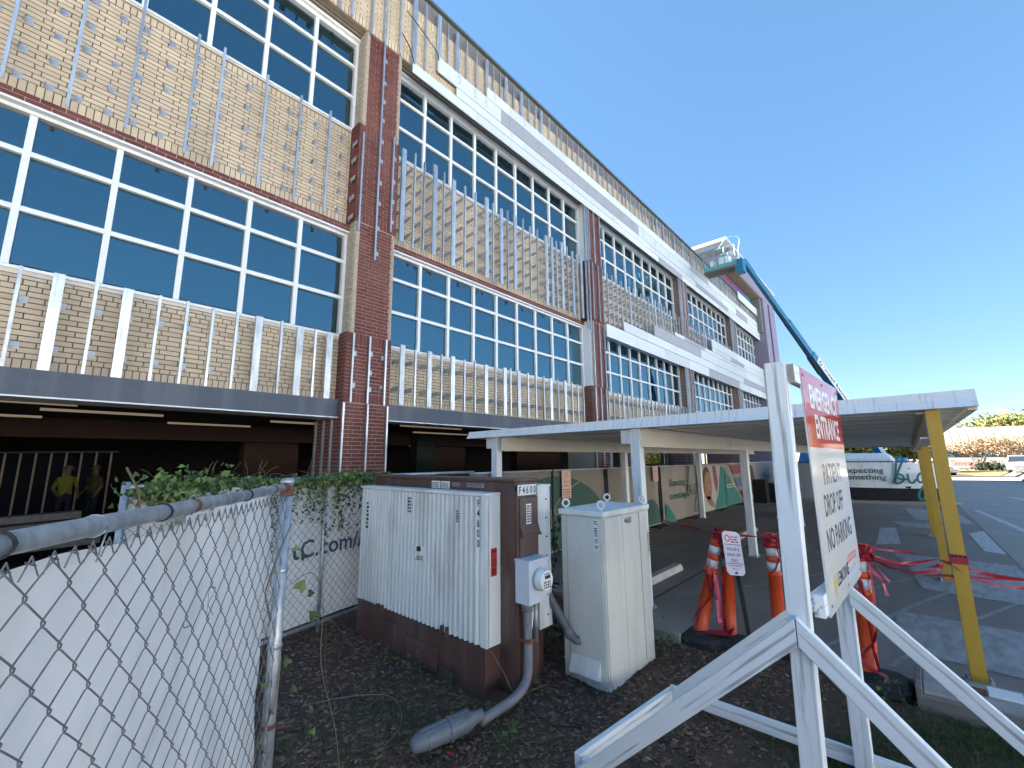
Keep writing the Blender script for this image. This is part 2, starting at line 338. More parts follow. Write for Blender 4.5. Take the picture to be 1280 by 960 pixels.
# ================================================================ THE HOSPITAL BUILDING
B = empty('hospital_building', (4.5, 8.2, 0), 'tan and red brick hospital wing being reclad, with bare metal studs and ribbon windows', 'building')
BR = []          # every brick: (material key, x0,x1,y0,y1,z0,z1)
def row(key, x0, x1, z0, z1, yf, L, off, j=None, dep=.03, jit=True):
    if j is None: j = .013 if key == 'tan' else .010
    x = x0-off
    while x < x1-.02:
        a = max(x, x0)+j/2; b = min(x+L, x1)-j/2
        if b-a > .02:
            p = random.uniform(-.0015, .002) if jit else 0
            BR.append((key, a, b, yf+p, yf+dep, z0+j/2, z1-j/2))
        x += L
def field(key, x0, x1, z0, z1, yf, L=.254, h=.0762):
    z = z0; k = 0
    while z < z1-.02:
        row(key, x0, x1, z, min(z+h, z1), yf, L, (k % 2)*L*.34+(k % 3)*.006); z += h; k += 1
def rowY(key, xf, y0, y1, z0, z1, L, off, j=.010):
    y = y0-off
    while y < y1-.02:
        a = max(y, y0)+j/2; b = min(y+L, y1)-j/2
        if b-a > .02: BR.append((key, xf, xf+.03, a, b, z0+j/2, z1-j/2))
        y += L
NB = 5
# --- spandrel walls
for n in range(0, NB):
    xl, xr = GLn(n)-.09, GRn(n)+.07
    if n == 0: xl = -4.1
    det = n <= 1
    o = MB().box(xl, xr, YT+(.008 if det else 0), 8.62, 3.06, 4.33).build('spandrel_wall', M['mortar'] if det else M['tanflat'], B)
    o = MB().box(xl, xr, YT+(.008 if det else 0), 8.62, 6.86, 9.15).build('spandrel_wall', M['mortar'] if det else M['tanflat'], B)
    MB().box(xl, xr, YT-.004, 8.45, 4.335, 4.395).build('sill', M['cream'], B)
    MB().add([(xl,YT-.035,9.155),(xr,YT-.035,9.155),(xr,8.45,9.155),(xl,8.45,9.155),(xl,YT-.03,9.175),(xr,YT-.03,9.175),(xr,8.45,9.25),(xl,8.45,9.25)],[(0,3,2,1),(4,5,6,7),(0,1,5,4),(1,2,6,5),(2,3,7,6),(3,0,4,7)]).build('sill', M['cream'], B)
    if det:
        row('tan', xl, xr, 3.06, 3.21, YT, .0846, .02)
        row('tan', xl, xr, 3.21, 3.286, YT, .127, .05)
        field('tan', xl, xr, 3.286, 4.124, YT)
        row('tan', xl, xr, 4.124, 4.20, YT, .127, 0); row('tan', xl, xr, 4.20, 4.276, YT, .127, .06)
        row('tan', xl, xr, 4.276, 4.33, YT, .254, .1)
        row('tan', xl, xr, 6.86, 7.10, YT, .0846, .03)
        field('tan', xl, xr, 7.10, 9.005, YT)
        row('tan', xl, xr, 9.005, 9.15, YT, .0846, .01)
    # red brick band over the lower window, white metal head below it
    MB().box(xl, xr, 8.321 if det else 8.315, 8.6, 6.715, 6.858).build('lintel_band', M['mortarl'] if det else M['redflat'], B)
    if det:
        row('red', xl, xr, 6.715, 6.786, 8.315, .254, .1); row('red', xl, xr, 6.786, 6.858, 8.315, .254, .22)
    MB().box(xl, xr, 8.30, 8.44, 6.672, 6.708).build('head_flashing', M['frame'], B)
# --- upper wall band, sheathing, coping
MB().box(-5.2, 16, YP+.008, 8.7, 11.652, 13.42).build('upper_wall', M['mortar'], B)
MB().box(16, 40.7, YP, 8.7, 11.652, 13.42).build('upper_wall', M['tanflat'], B)
row('tan', -2, 16, 11.66, 11.88, YP, .0846, .02); field('tan', -2, 16, 11.88, 13.175, YP); row('tan', -2, 16, 13.175, 13.42, YP, .0846, .05)
MB().box(-5.2, 40.7, YP+.05, 8.7, 13.42, 13.98).build('sheathing', M['sheath'], B)
MB().box(-5.2, 40.7, YP-.05, 8.9, 13.985, 14.06).build('coping', M['coping'], B)
MB().box(-5.2, 40.7, 8.7, 24, 13.7, 13.9).build('roof', M['sheath'], B)
for n in range(NB):        # soffit above each upper window: boards with dark gaps
    xl, xr = max(GLn(n)-.1, -5), GRn(n)+.09
    MB().box(xl, xr, YP+.02, 8.6, 11.648, 11.68).build('soffit', M['black'], B)
    for k, (a, b, mt) in enumerate(((8.055,8.17,'soffit'),(8.19,8.20,'trimw'),(8.225,8.245,'soffit'),(8.27,8.30,'trimw'),(8.325,8.345,'soffit'))):
        MB().box(xl, xr, a, b, 11.628, 11.648).build('soffit_board', M[mt], B)
# --- pillars
for n in range(0, NB-0):
    xl = 4.03+PITCH_X*n; xr = xl+.93
    if n > 3: continue
    det = n <= 1
    k = .007 if det else 0
    o = MB(); o.box(xl+k, xr-k, YP+k, 8.72, 2.99, 11.65); o.box(xl-.07+k, xr+.02-k, YP+k, 9.2, -.05, 2.985); o.box(xl-.05+k, xr+.03-k, YP-.004+k, 8.5, 3.0, 4.43); o.box(xl-.03+k, xr+.03-k, YP-.004+k, 8.5, 6.88, 9.2)
    pil = o.build('pillar', M['mortarl'] if det else M['redflat'], B)
    if det:
        field('red', xl-.07, xr+.02, .1, 2.985, YP)
        z = .1; kk = 0
        while z < 2.95:
            if n == 0: rowY('red', xl-.07, YP+.035, 9.2, z, z+.0762, .254, (kk % 2)*.1)
            z += .0762; kk += 1
        for (za, zb, dy) in ((3.0, 4.43, -.004), (6.88, 9.2, -.004)):
            row('red', xl-.05, xr+.03, za, za+.2, YP+dy, .0846, 0); row('red', xl-.05, xr+.03, zb-.24, zb, YP+dy, .0846, 0)
            field('red', xl-.05, xr+.03, za+.2, zb-.24, YP+dy)
            z = za; kk = 0
            while z < zb-.03:
                rowY('red', xl-.05, YP+.032, 8.42, z, z+.0762, .254, (kk % 2)*.12); z += .0762; kk += 1
        field('red', xl+.09, xr-.07, 4.43, 6.88, YP); field('red', xl+.09, xr-.07, 9.2, 11.65, YP)
        # ragged mortar where the old cladding came off
        for (za, zb) in ((4.44, 6.86), (9.21, 11.62)):
            if n == 1: MB().box(xl-.03, xl-.002, YP+.02, 8.40, za+.01, zb-.02).build('jamb_cover', M['frame'], B)
            for (xa, sgn) in (((xl, 1),) if n == 0 else ())+((xr, -1),):
                mb = MB(); nzz = 60; g = []
                for i in range(nzz+1):
                    z = za+(zb-za)*i/nzz; e = .075+.03*NZ.noise(Vector((z*6, n*3+sgn, 0)))+random.uniform(-.01,.012)
                    if sgn < 0: e *= .8
                    g.append((z, e))
                vs = []
                for z, e in g:
                    vs += [(xa+sgn*e, YP-.006-random.uniform(0,.008), z), (xa+sgn*.008, YP-.02+random.uniform(0,.012), z), (xa-sgn*(.004+random.uniform(0,.02)), YP+.04, z), (xa-sgn*random.uniform(0,.02), 8.2, z), (xa-sgn*.004, 8.41, z)]
                mb.add(vs, [(i*5+q, i*5+q+1, (i+1)*5+q+1, (i+1)*5+q) for i in range(nzz) for q in range(4)])
                mb.build('mortar_edge', M['rough'], B)
# --- far left pillar (just outside the picture) keeps the wall closed
MB().box(-5.25, -4.1, YP, 8.72, 0, 11.65).build('pillar', M['redflat'], B)

# --- windows
tabrng = random.Random(5)
PANE = {}
def box_mesh(key, dx, dy, dz, mt):
    if key not in PANE:
        q = MB().box(0, dx, 0, dy, 0, dz); me = bpy.data.meshes.new(key); me.from_pydata(q.v, [], q.f); me.materials.append(mt); PANE[key] = me
    return PANE[key]
for n in range(NB):
    for fl in range(2):
        zs = ZS+H*fl; zr = (zs, zs+.797, zs+1.602, zs+2.174); gl, gr = GLn(n), GRn(n); k0 = 0
        if n == 0: k0 = 0
        f = MB(); t = .085
        f.box(gl-.1, gr+.085, YF, 8.53, zs-.05, zs-.004).box(gl-.1, gr+.085, YF, 8.53, zr[3]+.004, zr[3]+.10).box(gl-.1, gl-.006, YF, 8.53, zs-.004, zr[3]+.004).box(gr+.006, gr+.085, YF, 8.53, zs-.004, zr[3]+.004)
        f.box(gl-.1, gr+.085, YF-.06, 8.5, zr[3]+.10, zr[3]+.175)
        W = f.build('window', M['frame'], B)
        for k in range(0, 9):
            xa = gl+.9*k
            if k > 0: inst('mullion', box_mesh('mullion', .075, .13, zr[3]-zs-.004, M['frame']), (xa-.0375, YF+.004, zs+.002), W)
            for r in range(3):
                a, b = zr[r], zr[r+1]
                inst('pane', box_mesh('pane%d' % r, .815, .02, b-a-.07, M['glass']), (xa+.0425, YG+random.uniform(-.002,.002), a+.035), W, rot=(random.uniform(-.010,.010), 0, random.uniform(-.010,.010)))
        tr = MB()
        for r in (1, 2): tr.box(gl-.006, gr+.006, YF+.01, 8.525, zr[r]-.036, zr[r]+.036)
        tr.build('transom', M['frame'], W)
        bk = MB().box(gl-.02, gr+.02, 8.535, 8.56, zs-.02, zr[3]+.02); bk.build('backing', M['black'], W)
        if n <= 1:
            g = MB()
            for k in range(9):
                for q in range(tabrng.choice((1, 2, 2)) if n else tabrng.choice((0, 1, 1))):
                    xx = gl+.9*k+tabrng.uniform(.12, .78); hh = tabrng.uniform(.05, .12); g.box(xx, xx+.05, YG-.012, YG-.004, zr[3]-.035-hh, zr[3]-.035)
            tag(g.build('setting_tab', M['black'], W), kind='stuff')
# --- steel lintel beams, trim lines below them and ground floor ceiling
for n in range(NB):
    xl, xr = (GLn(n)-.09 if n else -4.1), GRn(n)+.0
    f = MB().box(xl, xr, 8.21, 8.6, 2.715, 3.055); f.build('beam', M['beam'], B)
    MB().box(xl, xr, 8.19, 8.75, 2.690, 2.711).build('beam_flange', M['frame'], B)
    for a, b, mt, z in ((8.86,8.93,'trimw',2.70),(8.99,9.03,'trimw',2.72),(9.12,9.2,'trimw',2.73)):
        MB().box(xl, xr-.05, a, b, z, z+.04).build('ceiling_trim', M[mt], B)
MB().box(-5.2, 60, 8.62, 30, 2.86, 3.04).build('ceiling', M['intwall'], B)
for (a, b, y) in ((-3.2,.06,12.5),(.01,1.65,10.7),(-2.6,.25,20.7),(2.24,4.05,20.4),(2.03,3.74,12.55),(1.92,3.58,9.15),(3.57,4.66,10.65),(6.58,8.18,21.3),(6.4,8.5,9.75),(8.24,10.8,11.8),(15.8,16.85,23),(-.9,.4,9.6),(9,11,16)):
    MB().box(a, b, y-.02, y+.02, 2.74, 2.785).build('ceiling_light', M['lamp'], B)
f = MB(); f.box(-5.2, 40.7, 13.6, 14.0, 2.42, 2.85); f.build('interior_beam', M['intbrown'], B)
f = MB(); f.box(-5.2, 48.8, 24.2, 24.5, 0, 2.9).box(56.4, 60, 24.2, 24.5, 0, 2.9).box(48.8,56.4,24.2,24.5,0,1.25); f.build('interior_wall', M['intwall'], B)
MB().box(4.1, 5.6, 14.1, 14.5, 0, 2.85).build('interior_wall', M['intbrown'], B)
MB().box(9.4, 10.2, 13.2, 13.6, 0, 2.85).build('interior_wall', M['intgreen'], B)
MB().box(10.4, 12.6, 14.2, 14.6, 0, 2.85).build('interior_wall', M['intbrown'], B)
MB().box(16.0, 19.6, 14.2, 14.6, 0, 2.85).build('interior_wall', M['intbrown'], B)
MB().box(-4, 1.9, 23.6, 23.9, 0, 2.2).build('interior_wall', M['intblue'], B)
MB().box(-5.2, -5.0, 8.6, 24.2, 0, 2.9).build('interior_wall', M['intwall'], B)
for k in range(11):
    x = -1.6+.34*k; y = 22.6-.28*k*1.0
    MB().box(x, x+.05, y, y+.08, .25, 2.22).build('interior_stud', M['trimw'], B)
MB().bar((-1.7,22.75,2.24),(1.95,19.6,2.24),.06,.05).build('interior_track', M['steeld'], B)
for n in (2, 3): # studs of interior wall seen over the mural fence
    for k in range(9):
        MB().box(GLn(n)+.5+k*.85, GLn(n)+.56+k*.85, 10.2, 10.3, 0, 2.85).build('interior_stud', M['steeld'], B)

# --- studs and clips
def stud(x, y, z0, z1, wide=False, parent=B, name='stud', tilt=0.0):
    """a C channel standing proud of the wall: web to the street, lips back to the wall"""
    wd = .115 if wide else .036; dp = .055
    f = MB(); t = .004
    f.box(x-wd/2, x+wd/2, y, y+t, z0, z1); f.box(x-wd/2, x-wd/2+t, y+t, y+dp, z0, z1); f.box(x+wd/2-t, x+wd/2, y+t, y+dp, z0, z1)
    if wide:
        f.box(x-wd*.17, x-wd*.12, y-.006, y, z0, z1)
    o = f.build(name, M['steel'], parent); return o
clips = []
def clip(x, yw, z, out=.14): clips.append((x, yw, z, out))
rs = random.Random(11)
ys = YT-.20
for x, wd in zip((-.38,-.03,.34,.68,1.05,1.40,1.75,2.10,2.44,2.82,3.15,3.44,3.72), (0,1,0,1,0,0,0,0,1,0,1,0,1)):
    stud(x, ys, 3.06, 4.39+rs.uniform(-.02,.03), wd); clip(x+.06, YT, 3.38, .14); clip(x+.06, YT, 4.0, .14)
for x in (-.87,-.26,.36,1.09,1.47,2.19,2.82,3.42): stud(x, ys, 6.88+rs.uniform(-.03,.02), 9.22+rs.uniform(-.03,.06))
for x in (-1.06,-.76,-.46,-.17,.15,.44,.78,1.15,1.53,1.95,2.26,2.68,2.88,3.22,3.50,3.78):
    for k in range(5): clip(x, YT, 7.13+k*.43+rs.uniform(-.02,.02), .13)
yb = YP+.06
for i, x in enumerate((5.18,5.5,5.79,6.12,6.41,6.74,7.14,7.53,7.97,8.23,8.57,8.85,9.18,9.56,9.91,10.28,10.75,11.06,11.32,11.64,11.96,12.29,12.57,12.86)):
    stud(x, yb, 6.86+rs.uniform(-.06,.03), 9.30+rs.uniform(-.05,.08), i in (0,3,5,8,10,12,16,17,19,21,23))
    for k in range(5): clip(x-.03, YT, 7.15+k*.43, .30)
for i, x in enumerate((5.33,5.68,6.08,6.44,6.79,7.18,7.54,7.95,8.31,8.68,8.92,9.28,9.69,10.06,10.45,10.82,11.2,11.59,11.99,12.33,12.68)):
    stud(x, yb, 3.07, 4.40+rs.uniform(-.03,.02), i in (0,2,4,7,9,11,15,17)); clip(x-.03, YT, 3.42, .3); clip(x-.03, YT, 4.05, .3)
for n in (2, 3):
    x = GLn(n)+.12; 
    while x < GRn(n)-.1:
        wd = rs.random() < .3
        stud(x, yb, 6.86 if n == 2 else 8.2, 9.28+rs.uniform(-.06,.08), wd); stud(x+.05, yb, 3.07, 4.4+rs.uniform(-.03,.02), rs.random() < .3)
        if n == 2 or x < GLn(n)+4:
            for k in range(5): clip(x-.03, YT, 7.15+k*.43, .3)
        if n == 2: clip(x+.02, YT, 3.42, .3); clip(x+.02, YT, 4.05, .3)
        x += rs.uniform(.32, .42)
upx = [2.5,2.8,3.07,3.34,3.62,4.1,4.44,4.86,5.26,5.6,6.03,6.33,6.66,7.02,7.4,7.82,8.1,8.4,8.67,9.02,9.41,9.77,10.15,10.45,10.9,11.35,11.62]
while upx[-1] < 39.2: upx.append(upx[-1]+rs.uniform(.30,.46))
for i, x in enumerate(upx):
    a = 11.62+rs.uniform(-.06,.02) if x < 5.2 else (11.66 if x < 6 else 12.0)
    if 3.7 < x < 4.3: a = 11.55
    stud(x, YP-.085, a, 13.78 if x > 4.9 else 13.9, (i in (0,2,8,10,12,15,18,20,23)) or (i > 26 and rs.random() < .35))
# pillar studs
for n in range(4):
    px = 4.03+PITCH_X*n; y = YP-.075
    for dx in (-.07, .44, .89): stud(px+dx, y, .02, 2.98, wide=False, name='pillar_stud')
    for dx in (.06, .42, .80): stud(px+dx, y, 3.0, 4.4, name='pillar_stud')
    if n == 0:
        stud(4.06+.0, y, 6.65, 8.97, name='pillar_stud'); stud(4.46, y, 6.1, 13.0, name='pillar_stud'); stud(4.81, y, 6.9, 9.3, name='pillar_stud')
        for dx, zz in ((.12,(3.35,4.0)),(.48,(3.3,3.65,4.05)),(.74,(3.35,4.0))):
            for z in zz: clip(4.03+dx, YP, z, .07)
        for z in (6.95,7.4,7.85,8.3,8.7): clip(3.985, 8.25, z, .2)
        for z in (6.3,6.9,7.5,8.0,8.55,9.05,9.6,10.1,10.6,11.2): clip(4.53, YP, z, .07)
        for z in (7.2,7.7,8.2,8.8): clip(4.87, YP, z, .07)
        for yy in (8.35, 8.7, 9.05):
            f = MB(); f.box(3.90, 3.945, yy, yy+.045, .05, 2.66); f.build('pillar_stud', M['steel'], B)
    else:
        for dx in (-.25, -.06, .06, .42, .85):
            stud(px+dx, y, 9.25 if dx > 0 else 3.1, 11.6, name='pillar_stud') if dx > 0 else stud(px+dx, y, 3.1+3.4*(n%2), 11.6, name='pillar_stud')
        for dx in (.2, .6): stud(px+dx, y, 6.95, 9.2, name='pillar_stud')
        for dx in (.08, .5, .86): stud(px+dx, y, 4.45, 6.85, name='pillar_stud')
# clips: an L bracket, plate on the wall plus a fin standing out to the stud
cm = {}
def clipmesh(out):
    if out not in cm:
        q = MB(); q.box(-.045, .045, -.004, 0, -.05, .05).box(-.045, -.041, -out, -.004, -.05, .05)
        for (u, v) in ((-.022,0),(0,0),(.022,0)): q.box(u-.005, u+.005, -.007, -.004, v-.005, v+.005)
        me = bpy.data.meshes.new('clip'); me.from_pydata(q.v, [], q.f); me.materials.append(M['clip']); cm[out] = me
    return cm[out]
def sizepx(x, y, z, s):
    d = Vector((x, y, z))-CAMP; zc = d.dot(fwd)
    if zc < .2: return 0
    u = d.dot(r2)/zc*539.26/640; v = d.dot(u2)/zc*539.26/480
    return s*539/zc*(1 if abs(u) < 1.03 and abs(v) < 1.03 else .001)
clips.sort(key=lambda c: -sizepx(c[0], c[1], c[2], .1))
rest = MB()
for i, (x, yw, z, out) in enumerate(clips):
    if i < 300: inst('clip', clipmesh(out), (x, yw-.001, z), B, rot=(rs.uniform(-.03,.03), rs.uniform(-.03,.03), 0))
    else: rest.box(x-.045, x+.045, yw-.004, yw, z-.05, z+.05).box(x-.045, x-.041, yw-out, yw-.004, z-.05, z+.05)
tag(rest.build('clip_cluster', M['clip'], B), kind='stuff')
# --- bricks: the 300 largest of each kind as parts, all others joined
def area(b): 
    x, y, z = (b[1]+b[2])/2, b[3], (b[5]+b[6])/2
    return sizepx(x, y, z, math.sqrt(max(b[2]-b[1], .03)*(b[6]-b[5])))
def occl(b):
    x, y, z = (b[1]+b[2])/2, b[3], (b[5]+b[6])/2
    d = Vector((x, y, z))-CAMP; zc = d.dot(fwd); px = 640+539*d.dot(r2)/zc; py = 480-539*d.dot(u2)/zc
    return (py > 575) or (2.3 < z < 3.0 and False)
for key in ('tan', 'red'):
    L = [b for b in BR if b[0] == key]; L.sort(key=lambda b: -(0 if occl(b) else area(b)))
    rest = MB(); nm = 'brick' if key == 'tan' else 'red_brick'
    for i, b in enumerate(L):
        if i < 300:
            dx, dy, dz = round(b[2]-b[1], 3), round(b[4]-b[3], 3), round(b[6]-b[5], 3)
            inst(nm, box_mesh('%s_%s_%s_%s' % (nm, dx, dy, dz), dx, dy, dz, M[key]), (b[1], b[3], b[5]), B)
        else:
            x0, x1, y0, y1, z0, z1 = b[1:]
            rest.add([(x0,y0,z0),(x1,y0,z0),(x1,y1,z0),(x0,y1,z0),(x0,y0,z1),(x1,y0,z1),(x1,y1,z1),(x0,y1,z1)], [(0,3,2,1),(4,5,6,7),(0,1,5,4),(1,2,6,5),(3,0,4,7)])
    tag(rest.build('brickwork' if key == 'tan' else 'red_brickwork', M[key], B), kind='stuff')
# --- cement cladding panels with pencil scribbles
def panels(z0, z1, x0, x1, cuts, greys, y=7.945, marks=0):
    xs = [x0]+[c for c in cuts if x0 < c < x1]+[x1]
    for i in range(len(xs)-1):
        f = MB().box(xs[i]+.006, xs[i+1]-.006, y, y+.03, z0+.006, z1-.006)
        g = any(a <= (xs[i]+xs[i+1])/2 <= b for a, b in greys)
        p = f.build('cladding_panel', M['panelg'] if g else M['panelw'], B)
        fr = Fr((xs[i], y, z0), (1,0,0), (0,0,1)); q = MB(); wdt = xs[i+1]-xs[i]; hh = z1-z0; k = 0
        for _ in range(marks if xs[i] < 26 else 0):
            u = rs.uniform(.25, wdt-.3); s = hh*.32; v = hh*.5; a = rs.choice((0,1,2))
            pts = {0: [(0,1),(.5,.75),(.1,.2),(.55,-.1),(.2,-.7),(.5,-1)], 1: [(-.1,.6),(.3,1),(.6,.4),(.2,-.5),(-.05,-.6)], 2: [(0,.9),(.5,.8),(.15,.1),(.55,-.2),(.3,-.9)]}[a]
            ribbon(q, fr, spline([(u+c*s, v+d_*s) for c, d_ in pts], 5), .014, .002); k += 1
        if k: q.build('pencil_mark', M['pencil'], p)
def cuts(x0, step, ph): return [x0+ph+step*i for i in range(30)]
panels(11.35, 11.65, 5.21, 40.0, cuts(5.2, 3.05, 2.2), [(15.2,17.2),(21,24)])
panels(11.66, 11.94, 6.63, 40.0, cuts(5.2, 3.05, 4.3), [(26,31)], marks=1)
panels(11.95, 12.43, 5.99, 40.0, cuts(5.35, 3.05, 3.05), [(8.4,16.6),(33,36)], marks=3)
panels(12.44, 12.80, 7.80, 40.0, cuts(5.2, 3.05, 3.6), [(24,26.5)], marks=1)
panels(6.45, 6.96, 14.2, 40.0, cuts(14.2, 3.05, 2.4), [(24.8,31)])
panels(6.97, 7.38, 15.6, 40.0, cuts(14.2, 3.05, 3.6), [(34,38)])
panels(7.39, 7.92, 18.55, 40.0, cuts(14.2, 3.05, 1.3+3.05), [(18.5,24.1)])
panels(7.93, 8.12, 21.0, 40.0, cuts(14.2, 3.05, 2.0), [(22.3,26.8)])
panels(8.13, 8.40, 26.7, 40.0, cuts(14.2, 3.05, 1.0), [(31,34)])
panels(8.41, 8.92, 26.7, 40.0, cuts(14.2, 3.05, 2.6), [])
# joints of old panels on upper band: a loose black cable
f = MB(); f.tube(spline([(4.98,7.93,12.95),(5.4,7.92,12.75),(5.9,7.93,12.5),(6.0,7.94,12.3)]), .012, 5); f.build('cable', M['black'], B)
f = MB(); f.tube(spline([(4.86,7.93,12.2),(5.1,7.93,11.95),(5.25,7.94,11.6)]), .012, 5); f.build('cable', M['black'], B)

# ================================================================ lavender portal tower beyond
M['lav'] = mat('lavender_panel', (.24,.205,.29), .55, col2=(.22,.19,.265), scale=.6)
M['plum'] = mat('plum_panel', (.17,.05,.16), .6); M['indigo'] = mat('indigo_panel', (.11,.07,.23), .6); M['teal'] = mat('teal_panel', (.05,.22,.22), .6)
M['tgrey'] = mat('grey_tower_wall', (.17,.17,.17), .8); M['edge'] = mat('pale_roof_edge', (.55,.55,.56), .5)
T = empty('entrance_tower', (42, 9, 0), 'lavender framed tower with deep recessed bay rising past the brick wing', 'building')
f = MB(); f.box(31, 43.6, 7.5, 13, 14.95, 16.3); f.build('frame_beam', M['lav'], T)
f = MB(); f.box(39.4, 41.0, 7.45, 13, 0, 14.94); f.build('frame_leg', M['lav'], T)
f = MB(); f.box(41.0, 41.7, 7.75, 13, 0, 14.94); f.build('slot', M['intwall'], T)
f = MB(); f.box(41.7, 43.6, 7.45, 13, 0, 14.94); f.build('frame_leg', M['lav'], T)
for z in (3.2, 6.1, 9.0, 11.9, 14.2): MB().box(41.7, 43.61, 7.44, 7.455, z, z+.03).build('panel_joint', M['tgrey'], T)
f = MB(); f.box(29.6, 43.8, 7.3, 16, 16.31, 16.5); f.build('roof', M['edge'], T)
f = MB(); f.box(29.8, 31.0, 7.7, 15.5, 16.0, 16.3); f.build('roof_overhang', M['steeld'], T)
for a, b, mt in ((31, 34.5, 'plum'), (34.5, 37.4, 'indigo'), (37.4, 39.4, 'teal')):
    MB().box(a, b, 8.22, 8.5, 13.0, 14.9).build('recess_panel', M[mt], T)
MB().box(31, 39.4, 7.52, 8.22, 14.91, 14.945).build('soffit', M['tgrey'], T)
for k in range(4): MB().box(31, 39.4, 7.56+k*.16, 7.65+k*.16, 14.87, 14.908).build('soffit_slat', M['soffit'], T)
MB().box(38.9, 39.38, 7.6, 8.6, 12.0, 14.85).build('side_wall', M['tgrey'], T)
MB().box(33.5, 39.0, 7.86, 7.89, 13.35, 13.95).build('white_panel', M['panelw'], T)

# ================================================================ unseen pale building added across the lot to bounce light; mirrored in the sign
M['stucco'] = mat('pale_stucco', (.68,.655,.62), .9, col2=(.62,.60,.56), scale=.6)
O = empty('clinic_building', (20, -52, 0), 'long pale stucco clinic across the sunlit lot, mirrored in the white sign', 'building')
MB().box(-60, 100, -66, -52, 0, 8.5).build('wall', M['stucco'], O)
MB().box(-60.3, 100.3, -66.3, -51.7, 8.5, 8.9).build('roof_edge', M['edge'], O)
for k in range(20): MB().box(-56+k*7.8, -53+k*7.8, -51.99, -51.95, 1.2, 3.2).build('window', M['glass'], O)
# ================================================================ MATERIALS for the small things
M['whitep'] = mat('aged_white_enamel', (.74,.76,.74), .5, col2=(.67,.69,.67), scale=5, amt=.4, streak=((.50,.50,.47),.5,5,(1,1,.1)))
M['whitepr'] = mat('aged_white_ribbed', (.74,.76,.76), .5, col2=(.66,.68,.675), scale=3, amt=.5, streak=((.42,.43,.41),.5,3,(1,1,.3)))
M['cabw'] = mat('warm_grey_enamel', (.63,.63,.58), .5, col2=(.57,.57,.52), scale=5, amt=.4, streak=((.45,.44,.40),.35,4,(1,1,.15)))
M['brown'] = mat('brown_enamel', (.092,.046,.038), .5, col2=(.070,.034,.028), scale=5, amt=.5, streak=((.13,.10,.09),.5,6,(1,1,.15)))
M['pvcd'] = mat('dark_grey_pvc', (.13,.145,.165), .5, col2=(.10,.11,.125), scale=10)
M['pvc'] = mat('grey_pvc', (.20,.20,.22), .55, col2=(.145,.145,.16), scale=10, amt=.5)
M['boot'] = mat('grey_plastic_boot', (.15,.17,.20), .5, col2=(.10,.115,.13), scale=7, amt=.6)
M['ink'] = mat('black_ink', (.012,.012,.014), .6); M['label'] = mat('white_label', (.75,.76,.76), .5); M['redl'] = mat('red_label', (.48,.03,.03), .5)
M['wood'] = mat('white_painted_wood', (.80,.82,.83), .6, col2=(.72,.745,.76), scale=3, amt=.4, streak=((.20,.205,.21),.75,40,(.04,1,1),.542), bump=.2, bscale=30)
M['woodx'] = mat('white_painted_brace', (.66,.69,.71), .6, col2=(.60,.63,.65), scale=3, amt=.4, streak=((.24,.25,.26),.8,6,(5,.45,.7)), bump=.25, bscale=30)
M['woodend'] = mat('bare_wood_end', (.36,.35,.33), .8, col2=(.24,.23,.21), scale=20)
M['signw'] = mat('glossy_white_sign', (.72,.72,.72), .09, spec=.6); M['signr'] = mat('glossy_red_sign', (.56,.055,.05), .09, spec=.6)
M['signt'] = mat('dark_sign_print', (.075,.065,.065), .2); M['signlet'] = mat('white_sign_print', (.8,.8,.8), .2)
M['gold'] = mat('gold_print', (.6,.42,.08), .4); M['skyb'] = mat('pale_blue_print', (.25,.5,.6), .4); M['coral'] = mat('coral_print', (.6,.16,.14), .4)
M['orange'] = mat('orange_plastic', (.72,.085,.018), .45, col2=(.55,.06,.015), scale=9, amt=.5)
M['band'] = mat('reflective_white_band', (.60,.61,.62), .35); M['rubber'] = mat('black_rubber', (.018,.018,.020), .75, col2=(.03,.03,.03), scale=9)
M['tape'] = mat('red_plastic_tape', (.42,.022,.045), .4, col2=(.32,.015,.03), scale=20); M['pink'] = mat('pink_tape', (.75,.14,.22), .5)
M['galv'] = mat('galvanised_pipe', (.52,.56,.60), .45, .6, col2=(.30,.33,.36), scale=26, amt=.75, stretch=(1,1,.5)); M['rust'] = mat('rusty_steel', (.20,.075,.04), .9, col2=(.10,.05,.035), scale=30)
M['wire'] = mat('chain_link_wire', (.20,.215,.235), .5, .5, col2=(.14,.15,.165), scale=30)
M['wiref'] = mat('weathered_wire', (.17,.175,.185), .6, .3)
M['vinyl'] = mat('white_vinyl_banner', (.74,.75,.76), .6, col2=(.66,.675,.69), scale=2.5, amt=.6, bump=.35, bscale=9, streak=((.55,.55,.53),.4,6,(1,1,.3)))
M['navy'] = mat('navy_print', (.035,.055,.12), .6)
M['mesh'] = mat('beige_mesh_fabric', (.31,.28,.24), .9, col2=(.265,.238,.203), scale=3); M['mgreen'] = mat('green_print', (.06,.135,.11), .9, col2=(.05,.115,.09), scale=3)
M['mteal'] = mat('teal_print', (.045,.19,.165), .9); M['tealx'] = mat('dark_teal_print', (.022,.095,.088), .9); M['skin'] = mat('skin_print', (.36,.20,.13), .9, col2=(.26,.135,.085), scale=5)
M['hair'] = mat('brown_print', (.10,.05,.03), .9); M['mauve'] = mat('mauve_print', (.22,.085,.12), .9); M['mblue'] = mat('blue_print', (.11,.16,.23), .9); M['olive'] = mat('olive_print', (.16,.19,.03), .9)
M['pale'] = mat('pale_print', (.42,.39,.34), .9); M['signbg'] = mat('pinkish_sign', (.62,.47,.38), .5); M['signink'] = mat('rust_red_print', (.42,.12,.08), .6)
M['leaf'] = mat('vine_leaf', (.15,.22,.055), .6, col2=(.09,.14,.033), scale=5, amt=.5, island=.35, objrnd=.35)
